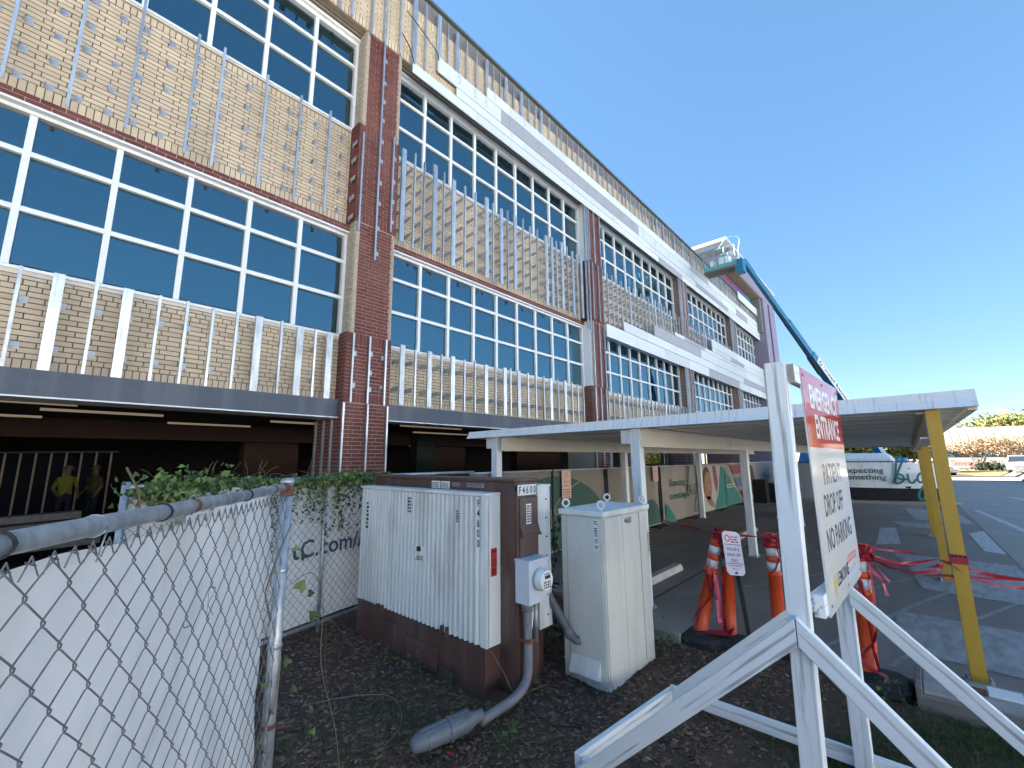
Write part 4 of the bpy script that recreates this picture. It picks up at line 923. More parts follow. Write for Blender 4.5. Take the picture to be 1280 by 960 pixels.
board((2.50,.392,2.265), (3.66,.352,2.265), .04, .09, 'cross_bar'); board((2.55,.396,1.165), (3.66,.352,1.165), .045, .10, 'cross_bar')
f = MB(); f.box(2.497, 2.4999, .372, .412, 2.22, 2.31); f.build('board_end', M['woodend'], G)
SF = Fr((2.62, .372, 1.105), (1.07, -.045, 0), ZF)
def sheet(u0, u1, v0, v1, n0, n1, mt, name, par):
    f = MB(); f.add([SF.p(u,v,n) for n in (n0,n1) for u, v in ((u0,v0),(u1,v0),(u1,v1),(u0,v1))], [(0,3,2,1),(4,5,6,7),(0,1,5,4),(1,2,6,5),(2,3,7,6),(3,0,4,7)]); return f.build(name, mt, par)
pn = sheet(0, 1.07, 0, 1.21, 0, .007, M['signw'], 'sign_panel', G)
sheet(.0, 1.07, .795, 1.205, .0072, .0086, M['signr'], 'red_field', pn)
g = MB(); text(g, SF, 'EMERGENCY', .175, .15, 1.01, n=.0092, fit=.83, bold=.03); text(g, SF, 'ENTRANCE', .175, .21, .85, n=.0092, fit=.73, bold=.03); g.build('lettering', M['signlet'], pn)
g = MB()
for s, u, v, wd in (('PATIENT', .25, .60, .55), ('DROP OFF', .18, .44, .56), ('NO PARKING', .14, .27, .76)): text(g, SF, s, .155, u, v, n=.0076, fit=wd, bold=.014)
text(g, SF, 'LEMOINE', .09, .27, .085, n=.0076, fit=.36, bold=.02); g.build('lettering', M['signt'], pn)
g = MB(); g.add([SF.p(u,v,.0076) for u, v in ((.16,.12),(.20,.04),(.24,.11),(.225,.17),(.20,.10),(.175,.18))], [(0,1,4,5),(1,2,3,4)]); g.build('gold_mark', M['gold'], pn)
g = MB(); g.add([SF.p(u,v,.0076) for u, v in ((.64,.135),(.67,.135),(.67,.18),(.64,.18))], [(0,1,2,3)]); text(g, SF, 'Our Lady of', .03, .69, .14, n=.0076) if False else bars(g, SF, .69, .95, .13, .18, 2, n=.0076); g.build('coral_mark', M['coral'], pn)
g = MB(); g.add([SF.p(u,v,.0076) for u, v in ((.64,.05),(.66,.05),(.67,.12),(.645,.12))], [(0,1,2,3)]); bars(g, SF, .69, .93, .085, .11, 1, n=.0076); g.build('blue_mark', M['skyb'], pn)
g = MB(); ribbon(g, SF, [(0,.018),(1.07,.018)], .006, .0076); ribbon(g, SF, [(.012,0),(.012,1.21)], .004, .0092); g.build('border', M['steeld'], pn)
for u in (.05, .55, 1.02):
    for v in (1.17, .04):
        f = MB(); f.lathe(SF.p(u, v, .007), [(.009,0),(.007,.006)], 8, tuple(SF.n)); f.build('screw', M['steeld'], pn)

# ================================================================ DELINEATOR POSTS, TAPE
rd = random.Random(9)
def delineator(foot, top, label):
    foot = Vector(foot); top = Vector(top); o = empty('delineator_post', foot, label, 'traffic post', 'orange delineator posts along the pavement edge')
    d_ = (top-foot); L = d_.length; a = d_.normalized()
    f = MB(); f.tube([foot+a*s for s in (0,.03,.031,.30,L*.62,L*.625,L*.66,L*.665,L*.76,L*.765,L*.80,L*.805,L*.90,L*.905,L*.93,L)], [.080,.075,.067,.063,.058,.066,.066,.057,.056,.065,.065,.056,.055,.064,.061,.047], 18); f.build('tube', M['orange'], o, smooth=True)
    for s0, s1 in ((.675,.755),(.812,.89)): f = MB(); f.tube([foot+a*L*s0, foot+a*L*s1], .0584, 18); f.build('white_band', M['band'], o, smooth=True)
    f = MB(); p = top+a*.0; f.tube([p+Vector((0,.05,-.02)), p+Vector((0,.05,.025)), p+Vector((0,-.05,.025)), p+Vector((0,-.05,-.02))], .008, 6); f.build('handle', M['orange'], o)
    return o
D1 = delineator((4.98,1.87,.02), (5.04,1.62,1.04), 'leftmost orange delineator post, leaning right against its neighbour')
D2 = delineator((5.08,1.60,.02), (5.10,1.545,1.06), 'upright orange delineator post behind small white placard')
D3 = delineator((5.28,1.18,.02), (5.26,1.165,1.05), 'orange delineator post just left of the emergency sign post')
D4 = delineator((5.0,.475,.02), (5.0,.42,1.07), 'thick orange delineator post wrapped in red tape right of emergency sign')
def rubber(x, y, sx, sy, label, rot=0):
    o = empty('rubber_base', (x, y, 0), label, 'base', 'black rubber bases of the delineator posts'); f = MB(); n = 20; rr = random.Random(int(x*100+y*10)); vs = []; 
    for k in range(n):
        a = 2*math.pi*k/n; c, s = math.cos(a), math.sin(a); e = 1/((abs(c)**4+abs(s)**4)**.25)*(1+rr.uniform(-.05,.05)); vs.append((c*e*sx, s*e*sy))
    ring = lambda k_, z: [(x+u*k_*math.cos(rot)-v*k_*math.sin(rot), y+u*k_*math.sin(rot)+v*k_*math.cos(rot), z+rr.uniform(-.006,.006)) for u, v in vs]
    pts = ring(1.0,-.03)+ring(1.0,.02)+ring(.9,.045)+[(x,y,.06)]
    f.add(pts, [(j*n+k, j*n+(k+1)%n, (j+1)*n+(k+1)%n, (j+1)*n+k) for j in range(2) for k in range(n)]+[(2*n+k, 2*n+(k+1)%n, 3*n) for k in range(n)]); f.build('pad', M['rubber'], o, smooth=False)
    f = MB(); f.lathe((x,y,.045), [(.09,0),(.085,.02),(.07,.03)], 14); f.build('socket', M['rubber'], o)
rubber(4.95, 1.86, .20, .24, 'black rubber base under the leaning delineator post'); rubber(5.02, 1.52, .17, .2, 'black rubber base under the delineator post with placard')
rubber(5.22, 1.12, .22, .22, 'black rubber base seen behind the sign brace'); rubber(4.98, .44, .22, .24, 'black rubber base under the tape wrapped post right of sign')
# placard
PL = empty('placard_sign', (4.99, 1.47, 0), 'small white placard with purple print on a leaning dark steel post', 'sign')
f = MB(); f.bar((5.085,1.40,-.05), (5.075,1.50,1.04), .04, .03, up=(1,0,0)); f.build('post', M['steeld'], PL)
M['darkpost'] = mat('dark_green_post', (.03,.028,.026), .6); bpy.data.objects[[c.name for c in PL.children][-1]].data.materials[0] = M['darkpost']
PF = Fr((4.955, 1.555, 1.10), Vector((.13,-.135,-.018)), Vector((0,.06,1)).normalized()); PF.n = PF.x.cross(PF.y)
def prect(mb, u0, u1, v0, v1, n): mb.add([PF.p(u0,v0,n),PF.p(u1,v0,n),PF.p(u1,v1,n),PF.p(u0,v1,n)], [(0,1,2,3)])
f = MB(); rr = .03; pts = []
for cx, cy, a0 in ((.17-rr,-.03-.0,90),(0+rr,-.03,180),(rr,-.40,180),(.17-rr,-.40,270)): pass
outl = [(rr,-.43),(.19-rr,-.43),(.19,-.43+rr),(.19,-rr),(.19-rr,0),(rr,0),(0,-rr),(0,-.43+rr)]
f.add([PF.p(u,v,0) for u, v in outl]+[PF.p(u,v,.004) for u, v in outl], [tuple(range(8))[::-1], tuple(range(8,16))]+[(i,(i+1)%8,8+(i+1)%8,8+i) for i in range(8)]); M['lilac'] = mat('lilac_white_placard', (.60,.58,.68), .45); pp = f.build('panel', M['lilac'], PL)
g = MB()
for i, s in enumerate(('PICKUP &', 'DROP OFF', 'ONLY')): text(g, PF, s, .042, .095, -.19-i*.055, align='CENTER', n=.0055, sx=.72, bold=.02)
M['purple'] = mat('purple_print', (.09,.035,.16), .5); g.build('lettering', M['purple'], pp)
g = MB(); ring = [(.05+.022*math.cos(a*.45), -.07+.03*math.sin(a*.45)) for a in range(15)]; ribbon(g, PF, ring, .01, .0055); bars(g, PF, .085, .16, -.115, -.04, 3, n=.0055); text(g, PF, 'UNAUTHORIZED', .026, .095, -.345, align='CENTER', n=.0055, sx=.72, bold=.02); g.build('red_print', M['redl'], pp)
g = MB(); ribbon(g, PF, [(.01,-.13),(.18,-.13)], .006, .0055); ribbon(g, PF, [(.01,-.315),(.18,-.315)], .006, .0055); text(g, PF, 'VEHICLES', .024, .095, -.375, align='CENTER', n=.0055, sx=.72); g.add([PF.p(u,v,.0055) for u, v in ((.07,-.415),(.12,-.415),(.095,-.39))], [(0,1,2)]); g.build('black_print', M['ink'], pp)

def strip(mb, pts, w_, twist=3.0, rng=rd, sub=8, flut=.006):
    P = [Vector(p) for p in spline(pts, sub)]; n = len(P); vs = []
    ph = rng.uniform(0, 6)
    for i, p in enumerate(P):
        d_ = (P[min(i+1,n-1)]-P[max(i-1,0)]).normalized(); a = Vector((0,0,1)); s = d_.cross(a)
        if s.length < .1: s = d_.cross(Vector((1,.3,0)))
        s.normalize(); a = s.cross(d_); t = ph+twist*i/n*3+rng.uniform(-.15,.15); v = a*math.cos(t*.6)+s*math.sin(t*.6)
        wv = w_*(.55+.45*abs(math.cos(t))); vs += [p+v*wv/2, p-v*wv/2]
    mb.add(vs, [(2*i, 2*i+2, 2*i+3, 2*i+1) for i in range(n-1)])
TP = empty('caution_tape', (5.2, 1.0, 0), 'red caution tape strung post to post across the pavement edge', 'tape')
def tape(pts, w_=.03, m='tape', twist=2.0):
    q = MB(); strip(q, pts, w_, twist); q.build('tape_span', M[m], TP)
tape([(5.36,2.38,1.10),(5.2,2.0,1.075),(5.05,1.57,1.06)], .028); tape([(5.05,1.57,1.06),(5.1,1.4,1.05),(5.26,1.16,1.03)], .03)
tape([(5.26,1.16,1.02),(5.2,.8,.99),(5.0,.44,1.06)], .03); tape([(5.0,.42,1.07),(5.2,.15,1.03),(5.34,-.06,1.0)], .024)
tape([(5.0,.42,1.04),(5.15,.2,.93),(5.3,.0,.91),(5.34,-.08,.93)], .03); tape([(5.0,.42,1.0),(5.2,.1,.86),(5.34,-.10,.85),(5.6,-.6,.84),(5.9,-1.3,.87)], .03); tape([(5.34,-.08,.97),(5.5,-.5,.86),(5.8,-1.2,.88)], .035)
tape([(5.05,.40,1.02),(4.98,.36,.9),(5.0,.30,.8),(4.96,.28,.70)], .03, 'pink')
tape([(5.0,.40,1.03),(5.12,.24,.95),(5.25,.08,.945),(5.33,-.10,.99)], .03); tape([(5.0,.41,1.02),(5.14,.2,.88),(5.28,-.02,.88),(5.34,-.10,.93)], .035); tape([(5.34,-.14,.95),(5.45,-.4,.80),(5.7,-.9,.83),(5.95,-1.4,.9)], .028); tape([(5.02,.36,1.0),(4.99,.30,.88),(5.02,.25,.80)], .03)
q = MB(); q.box(5.345, 5.515, -.255, -.145, .955, 1.03); q.build('post_wrap', M['tape'], TP)
g = MB(); 
for k in range(4): g.box(5.341, 5.3445, -.247+k*.025, -.230+k*.025, 1.008, 1.024)
g.build('lettering', M['ink'], TP)
for px, py, n_, z0 in ((5.04,1.59,14,1.0),(5.26,1.165,12,.98),(5.0,.425,34,1.0)):
    q = MB()
    for k in range(n_):
        a = rd.uniform(0, 6.28); R_ = rd.uniform(.052,.078); pts = [(px+R_*math.cos(a+t*.8)+rd.gauss(0,.012), py+R_*math.sin(a+t*.8)+rd.gauss(0,.012), z0+rd.uniform(-.05,.09)) for t in range(4)]
        strip(q, pts, rd.uniform(.03,.05), rd.uniform(1,4), sub=4)
    q.build('tape_bundle', M['tape'], TP)
def hang(pts, w_, m, nm='tape_tail', txt=True):
    q = MB(); strip(q, pts, w_, .8); o = q.build(nm, M[m], TP); return o
hang([(5.02,1.66,.98),(4.96,1.70,.7),(4.95,1.72,.45),(4.93,1.86,.25),(4.92,1.93,.12)], .05, 'tape'); hang([(5.04,1.63,.98),(4.99,1.66,.7),(4.99,1.65,.4),(5.0,1.64,.12),(5.0,1.55,.07)], .07, 'pink'); hang([(5.05,1.58,.95),(5.01,1.60,.6),(5.0,1.62,.3),(4.99,1.6,.08)], .06, 'tape')
hang([(4.95,1.9,.10),(4.97,1.75,.075),(5.0,1.58,.10),(4.97,1.52,.16)], .07, 'tape'); hang([(5.22,1.12,1.0),(5.2,1.1,.86),(5.21,1.14,.75),(5.19,1.2,.68)], .035, 'tape'); hang([(4.93,.47,.98),(4.93,.44,.7),(4.94,.42,.3),(4.92,.40,.10)], .05, 'tape'); hang([(4.96,.37,.95),(4.95,.37,.6),(4.95,.40,.35),(4.9,.5,.18),(4.95,.35,.06)], .045, 'pink' if False else 'tape')
g = MB()
for (x, y, z, t) in ((4.945,1.715,.55,'DANGER'),(4.98,1.665,.48,'DANGER')):
    text(g, Fr((x-.012,y,z), (0,.0,-1), (0,-1,0)), t, .045, -.1, -.01, n=.01, bold=.02)
g.build('lettering', M['ink'], TP)
# ================================================================ MURAL FENCE along the construction site
MF = empty('mural_fence', (12, 5.3, 0), 'long site fence hung with beige printed screens reading Expecting something big', 'fence')
for x in (4.9, 7.18, 9.25, 9.34, 12.24, 14.9, 17.6, 20.3, 23.2, 25.6, 28): f = MB(); f.tube([(x,5.42,0),(x,5.42,1.66)], .024, 8); f.build('post', M['darkpost'], MF, smooth=True)
f = MB(); f.tube([(4.9,5.42,1.63),(28,5.42,1.63)], .019, 8); f.build('top_rail', M['galv'], MF, smooth=True)
f = MB(); f.tube([(4.9,5.42,.06),(28,5.42,.06)], .019, 8); f.build('bottom_rail', M['galv'], MF, smooth=True)
for x in (11.85, 14.4, 17, 19.6): f = MB(); f.box(x-.3, x+.3, 5.1, 5.7, .0, .035); f.build('foot_plate', M['darkpost'], MF)
q = chainlink((4.9,5.39,0), (11.9,5.39,0), .06, 1.63, .0026, .045, 3, .004); tag(q.build('wire_mesh', M['wiref'], MF), kind='stuff')
xs = (4.92, 9.30, 12.28, 15.02, 17.97, 21.2, 28)
SCR = []
for i in range(6):
    q = cloth((xs[i],5.45 if i < 2 else 5.37,0), (1,0,0), xs[i+1]-xs[i]-.03, .04, 1.62, 0, 30, 10, .012 if i < 2 else .02, 20+i); SCR.append(q.build('printed_screen', M['mesh'], MF, smooth=True))
class FrS(Fr):
    def p(s, u, v, n=0.0): return s.o+s.x*u*1.033+s.y*(1.85-(1.85-v)*1.033)+s.n*n
def PFy(y): return FrS((0, y, 0), XF, ZF)
def shape(pts, mt, name, par, y): g = MB(); fr = PFy(y); g.add([fr.p(u,v,0) for u, v in pts], [tuple(range(len(pts)))]); return g.build(name, M[mt], par)
def arc(cx, cz, rx, rz, a0, a1, n=20): return [(cx+rx*math.cos(R(a0+(a1-a0)*i/n)), cz+rz*math.sin(R(a0+(a1-a0)*i/n))) for i in range(n+1)]
shape(arc(7.05,.10,2.1,1.42,0,180), 'mgreen', 'green_hill_print', SCR[0], 5.432)
shape(arc(11.3,.06,.58,.72,0,180)[:18]+[(10.75,.06)], 'mgreen', 'green_hill_print', SCR[1], 5.432)
shape([(9.75,.95),(10.1,.95),(10.1,1.42),(9.9,1.42),(9.75,1.42)], 'olive', 'olive_print', SCR[1], 5.431)
g = MB(); ribbon(g, PFy(5.430), spline([(6.9,.5),(6.95,.8),(7.3,1.15),(7.9,1.38)],6), .02, 0); text(g, PFy(5.430), 'INTRODUCING', .16, 6.35, .78, n=0, sx=.95); g.build('lettering', M['pale'], SCR[0])
g = MB(); ribbon(g, PFy(5.429), spline([(9.85,.96),(9.92,1.15),(10.1,1.3)],6), .03, 0); g.build('curve_print', M['pale'], SCR[1])
SY = 5.335
shape([(12.0,.06)]+[(12.0,.62),(12.15,.56),(12.45,.35),(12.75,.06)], 'mteal', 'teal_wave_print', SCR[2], SY)
g = MB(); text(g, PFy(SY-.002), 'Expecting', .26, 12.42, 1.07, n=0, sx=1.08, bold=.02); text(g, PFy(SY-.002), 'something', .26, 12.36, .70, n=0, sx=1.1, bold=.02)
def big(g, fr, u, v, s, w_, n):
    B_ = [[(-.05,.0),(.2,.55),(.42,1.05),(.38,1.22),(.22,1.1),(.12,.6),(.05,.1),(.1,-.02),(.32,.1),(.36,.32),(.22,.42),(.12,.3),(.3,.18),(.55,.2)],
          [(.52,.45),(.55,.1),(.66,.02),(.82,.2)], [(.60,.66),(.62,.70)],
          [(1.12,.42),(.98,.46),(.86,.25),(.92,.05),(1.06,.15),(1.15,.45),(1.1,-.1),(1.02,-.6),(.86,-.72),(.82,-.5),(.98,-.18),(1.25,.1)]]
    for P_ in B_: ribbon(g, fr, spline([(u+a*s, v+b*s) for a, b in P_], 7), w_, n)
big(g, PFy(SY-.003), 13.62, .72, .72, .035, 0); g.build('lettering', M['tealx'], SCR[2])
shape([(14.58,.10),(14.58,1.60),(17.35,1.60),(17.35,.10)], 'pale', 'photo_ground', SCR[3], SY)
shape([(14.6,1.58),(15.0,1.58),(15.1,.9),(14.85,.3),(14.6,.2)], 'mblue', 'blanket_print', SCR[3], SY-.003)
shape(arc(15.45,1.05,.42,.52,0,360,24), 'hair', 'hair_print', SCR[3], SY-.004)
shape(arc(15.55,.92,.37,.47,0,360,24), 'skin', 'face_print', SCR[3], SY-.006)
shape([(15.25,.62),(15.75,.55),(16.05,.28),(15.95,.18),(15.6,.26),(15.3,.45)], 'skin', 'arm_print', SCR[3], SY-.006)
g = MB(); ribbon(g, PFy(SY-.008), spline([(15.40,1.02),(15.46,1.05),(15.52,1.02)],4), .03, 0); ribbon(g, PFy(SY-.008), spline([(15.68,1.02),(15.74,1.05),(15.80,1.02)],4), .03, 0); ribbon(g, PFy(SY-.008), spline([(15.45,.76),(15.6,.68),(15.75,.76)],5), .035, 0); g.build('face_line_print', M['hair'], SCR[3])
shape([(16.1,1.58),(16.45,1.58),(16.6,1.0),(16.35,.6),(16.15,1.0)], 'mauve', 'robe_print', SCR[3], SY-.003)
shape([(16.0,.12),(16.55,.65),(16.8,1.2),(17.0,1.58),(17.35,1.5),(17.35,.12)], 'mteal', 'teal_hill_print', SCR[3], SY-.004)
shape([(17.42,.12),(17.42,1.52),(18.0,1.05),(18.9,.5),(19.4,.14)], 'mteal', 'teal_hill_print', SCR[4], SY-.003)
shape([(18.1,1.58),(20.4,1.58),(20.4,1.22),(18.4,1.22)], 'mauve', 'stripe_print', SCR[4], SY-.004); shape([(18.6,1.08),(20.4,1.08),(20.4,.75),(18.9,.75)], 'mblue', 'stripe_print', SCR[4], SY-.004)
shape([(19.2,.55),(20.4,.55),(20.4,.25),(19.5,.25)], 'mauve', 'stripe_print', SCR[4], SY-.004)
g = MB(); bars(g, PFy(SY-.006), 17.5, 18.6, .72, .9, 2, n=0); g.build('lettering', M['pale'], SCR[4])
shape([(17.95,.98),(18.05,.98),(18.0,1.25)], 'tealx', 'spire_print', SCR[4], SY-.006)
g = MB(); text(g, PFy(5.31), 'Women', .5, 23.0, .85, n=0, shear=.3); g.build('lettering', M['ink'], SCR[5])
shape([(20.6,.3),(20.8,1.55),(21.3,1.5),(21.9,.3)], 'hair', 'figure_print', SCR[5], 5.32)
for x, z0, z1, nm in ((7.35,1.05,1.62,'signbg'),(11.55,1.22,1.62,'signbg')):
    sg = empty('parking_sign', (x, 5.37, z0), 'tan parking sign wired to the chain link over the large green hill' if x < 9 else 'tan parking sign hung on the fence right of white canopy post', 'sign')
    f = MB(); f.box(x*1.033-.16, x*1.033+.16, 5.365, 5.37, z0, z1); p = f.build('plate', M[nm], sg)
    g = MB(); fr = PFy(5.363); text(g, fr, 'PARKING', .065, x, z0+.30*(z1-z0)/.57+.03, align='CENTER', n=0, sx=.8); ribbon(g, fr, arc(x, z1-.08, .04, .04, 0, 360, 14), .012, 0); bars(g, fr, x-.12, x+.12, z0+.03, z0+.22, 4, n=0); bars(g, fr, x-.08, x+.08, z0+.26, z0+.3, 1, n=0); g.build('lettering', M['signink'], p)

# ================================================================ CANOPY
CN = empty('entrance_canopy', (13, 2.4, 0), 'flat white drop off canopy on white and yellow steel posts', 'canopy')
f = MB(); x = 5.20
def fasc(q, a, b, za, zb, out): # two faceted fascia
    pass
ZB0, ZB1 = 2.257, 2.232      # underside at Y=-.48 and Y=5.85
f = MB(); ya, yb = -.48, 5.86
f.add([(5.235,ya,ZB0),(5.285,ya,ZB0+.075),(5.295,ya,ZB0+.150),(5.36,ya,ZB0+.150),(5.36,ya,ZB0),(5.235,yb,ZB1),(5.285,yb,ZB1+.06),(5.295,yb,ZB1+.118),(5.36,yb,ZB1+.118),(5.36,yb,ZB1)], [(0,5,6,1),(1,6,7,2),(2,7,8,3),(3,8,9,4),(4,9,5,0),(0,1,2,3,4),(9,8,7,6,5)]); f.build('fascia', M['canw'], CN)
f = MB(); f.box(5.361, 22.0, -.48, -.42, 2.235, 2.405); f.build('side_fascia', M['canc'], CN); f = MB(); f.box(5.361, 22.0, 5.80, 5.86, 2.235, 2.35); f.build('side_fascia', M['canw'], CN)
f = MB(); f.box(21.9, 22.0, -.42, 5.8, 2.2, 2.35); f.build('end_fascia', M['canc'], CN)
f = MB(); x = 5.37; pts = []
while x < 21.85:      # ribbed deck, pans across
    f.add([(x,-.42,2.262),(x+.22,-.42,2.262),(x+.24,-.42,2.30),(x+.36,-.42,2.30),(x,5.8,2.245),(x+.22,5.8,2.245),(x+.24,5.8,2.285),(x+.36,5.8,2.285)], [(0,4,5,1),(1,5,6,2),(2,6,7,3)]); f.add([(x+.36,-.42,2.30),(x+.38,-.42,2.262),(x+.36,5.8,2.285),(x+.38,5.8,2.245)], [(0,2,3,1)]); x += .38
f.build('roof_deck', M['deck'], CN)
f = MB(); f.box(5.37, 21.9, -.42, 5.8, 2.325, 2.335); f.build('roof_sheet', M['canw'], CN)
for y, mt in ((-.16,'canc'),(2.60,'canc'),(5.15,'canc')):
    f = MB(); f.box(5.40, 21.8, y-.012, y+.012, 2.02, 2.235).box(5.40, 21.8, y-.07, y+.07, 2.0, 2.018).box(5.40, 21.8, y-.07, y+.07, 2.226, 2.242); b_ = f.build('beam', M[mt], CN)
    for x in (9.1, 13.9, 18.6):
        hb = MB()
        for i in range(4):
            for j in range(4): hb.lathe((x+i*.09, y-.0121, 2.05+j*.045), [(.011,0),(.010,.004)], 6, (0,-1,0))
        tag(hb.build('splice_bolt', M['steeld'], b_), kind='stuff')
for x in (5.43, 9.48, 14.4):
    for y, mt in ((-.20,'yellow'),(2.42 if x > 6 else 2.675,'canw'),(5.02 if x > 6 else 5.29,'canw')):
        f = MB(); h = 2.0 if x > 6 else 2.25
        if mt == 'yellow': f.box(x-.075, x-.06, y-.047, y+.047, .02, h).box(x+.06, x+.075, y-.047, y+.047, .02, h).box(x-.06, x+.06, y-.008, y+.008, .02, h)
        else: f.box(x-.065, x+.065, y-.065, y+.065, .02, h)
        p_ = f.build('post', M[mt if mt == 'yellow' else 'canc' if False else 'canw'], CN, bevel=.004 if mt != 'yellow' else 0)
        f = MB(); f.box(x-.11, x+.11, y-.09, y+.09, .004, .02)
        for a, b in ((-.09,-.07),(-.09,.07),(.09,-.07),(.09,.07)): f.lathe((x+a,y+b,.02), [(.014,0),(.012,.03)], 6)
        f.build('base_plate', M['steeld'], p_)
for y in (2.675, 5.29): f = MB(); f.box(5.375, 5.60, y+.068, y+.20, 2.05, 2.228); f.build('bracket', M['canw'], CN)

# wheel stops, kerbs, timber edging
def wheelstop(x, y, L, label):
    o = empty('wheel_stop', (x, y, 0), label, 'wheel stop', 'concrete wheel stops under the canopy'); f = MB()
    f.add([(x+a,y+b,z) for a, e in ((0,0),(.05,1),(L-.05,1),(L,0)) for b, z in ((-.075,.0),(-.055,.10 if e else .06),(.055,.10 if e else .06),(.075,.0))], [(i*4+j, i*4+j+1, i*4+j+5, i*4+j+4) for i in range(3) for j in range(3)]+[(0,3,2,1),(12,13,14,15)]); f.build('block', M['kstop'], o)
M['kstop'] = mat('pale_concrete_block', (.50,.49,.47), .9, col2=(.36,.35,.34), scale=7, amt=.6, bump=.4)
wheelstop(6.0, 3.12, 1.62, 'white concrete wheel stop just right of grey cabinet'); wheelstop(11.0, 3.17, 1.75, 'white concrete wheel stop behind the white canopy post'); wheelstop(15.6, 3.2, 1.75, 'farthest pale wheel stop deep under the canopy')
kb = MB(); kb.box(4.72, 5.26, 1.98, 2.55, -.1, .055); tag(kb.build('kerb', M['kerb'], bevel=.012), kind='structure')
kb = MB(); kb.box(5.20, 5.262, -3.2, 1.95, -.12, .012); tag(kb.build('kerb', M['kerb'], bevel=.01), kind='structure')
TE = empty('timber_kerb', (5.0, -.3, 0), 'weathered whitewashed plank box at the foot of nearest yellow post', 'edging')
M['wash'] = mat('whitewashed_plank', (.45,.43,.40), .9, col2=(.24,.22,.20), scale=5, amt=.6, detail=9, stretch=(2,.5,2), bump=.5, bscale=30)
M['greywood'] = mat('grey_weathered_wood', (.22,.20,.18), .9, col2=(.13,.12,.105), scale=6, amt=.6, stretch=(3,.4,3), bump=.5, bscale=30)
f = MB(); f.box(4.80, 5.22, -1.5, .14, -.05, .095); f.build('top_plank', M['wash'], TE, bevel=.006)
f = MB(); f.box(4.755, 4.795, -1.5, .165, -.06, .075); f.build('side_plank', M['greywood'], TE, bevel=.012)
f = MB(); f.box(4.75, 5.24, .145, .185, -.06, .115); f.build('end_plank', M['greywood'], TE, bevel=.006)
f = MB(); f.box(4.98, 5.14, -.40, -.22, .097, .112); f.build('sign_scrap', M['label'], TE); f = MB(); f.box(4.96,5.05,-.21,-.12,.097,.115); f.build('bracket', M['rust'], TE)

# ================================================================ BANNER FENCE at the far end with black skirt
BF = empty('banner_fence', (23.5, 1, 0), 'curved site fence with white Expecting something big banner over black skirt', 'fence')
def bfp(t): a = Vector((22.7,3.6,0)); b = Vector((22.9,2.2,0)); c = Vector((23.4,.2,0)); e = Vector((24.6,-.75,0)); return Vector(spline([a,b,c,e], 10)[min(30, int(t*30))])
PB = spline([(22.6,4.4,0),(22.75,3.2,0),(22.9,2.2,0),(23.2,.9,0),(23.6,-.1,0),(24.5,-.9,0)], 8)
def wall_(pts, z0, z1, off, wob, seed):
    q = MB(); n = len(pts); nz = 6
    for i, p in enumerate(pts):
        for j in range(nz+1):
            z = z0+(z1-z0)*j/nz; q.v.append((p[0]-off+wob*NZ.noise(Vector((i*.5,z*2,seed))), p[1]+wob*NZ.noise(Vector((i*.4,z*2,seed+4))), z-.03*i/n))
    q.f = [(i*(nz+1)+j, (i+1)*(nz+1)+j, (i+1)*(nz+1)+j+1, i*(nz+1)+j+1) for i in range(n-1) for j in range(nz)]; q.mi = [0]*len(q.f); return q
bb = wall_(PB[8:], .62, 1.62, .05, .03, 1).build('banner_sheet', M['vinyl'], BF, smooth=True)
wall_(PB[:9], .1, 1.62, .04, .03, 7).build('grey_screen', M['steeld'], BF, smooth=True)
wall_(PB, .05, .70, .03, .03, 3).build('black_skirt', M['blackf'], BF, smooth=True)
f = MB(); f.tube([(p[0],p[1],1.64) for p in PB], .02, 6); f.build('top_rail', M['darkpost'], BF)
for i in (0, 8, 16, 24, 32, 40): f = MB(); f.tube([(PB[i][0],PB[i][1],0),(PB[i][0],PB[i][1],1.68)], .022, 6); f.build('post', M['darkpost'], BF)
fb = Fr((22.72,2.75,0), Vector((.62,-2.3,0)), ZF); g = MB()
text(g, fb, 'Expecting', .30, .62, 1.20, n=.13, fit=1.30, bold=.01); text(g, fb, 'something', .30, .58, .93, n=.13, fit=1.42, bold=.01); g.build('lettering', M['tealx'], bb)
g = MB(); big(g, fb, 2.22, .80, .84, .075, .15); g.build('script', M['mteal'], bb)
kb = MB(); kb.poly([(22.2,4.4,-.01),(22.45,2.2,-.01),(23.1,-.2,-.01),(24.2,-1.3,-.01),(24.6,-1.0,-.01),(23.6,.1,-.01),(22.9,2.3,-.01),(22.6,4.4,-.01)], (0,0,.12)); tag(kb.build('kerb', M['kerb']), kind='structure')
BX = empty('black_barrier', (19.6, 4.6, 0), 'dark covered barrier standing at the end of the mural fence', 'barrier'); f = MB(); f.box(20.4, 20.9, 4.5, 5.0, 0, .95).box(21.0, 21.5, 4.2, 4.8, 0, .8); f.build('cover', M['blackf'], BX, bevel=.05)
RB = empty('red_barrier', (25.4, -.9, 0), 'dark pink plastic barrier behind the yellow posts', 'barrier'); f = MB(); f.add([(25.2,-.98,0),(26.4,-1.25,0),(26.5,-.85,0),(25.3,-.6,0),(25.3,-.85,.95),(26.4,-1.1,.95),(26.45,-1.0,.95),(25.35,-.75,.95)], [(0,3,2,1),(4,5,6,7),(0,1,5,4),(1,2,6,5),(2,3,7,6),(3,0,4,7)]); M['dpink'] = mat('dark_pink_plastic', (.06,.006,.02), .5); f.build('shell', M['dpink'], RB, bevel=.03)

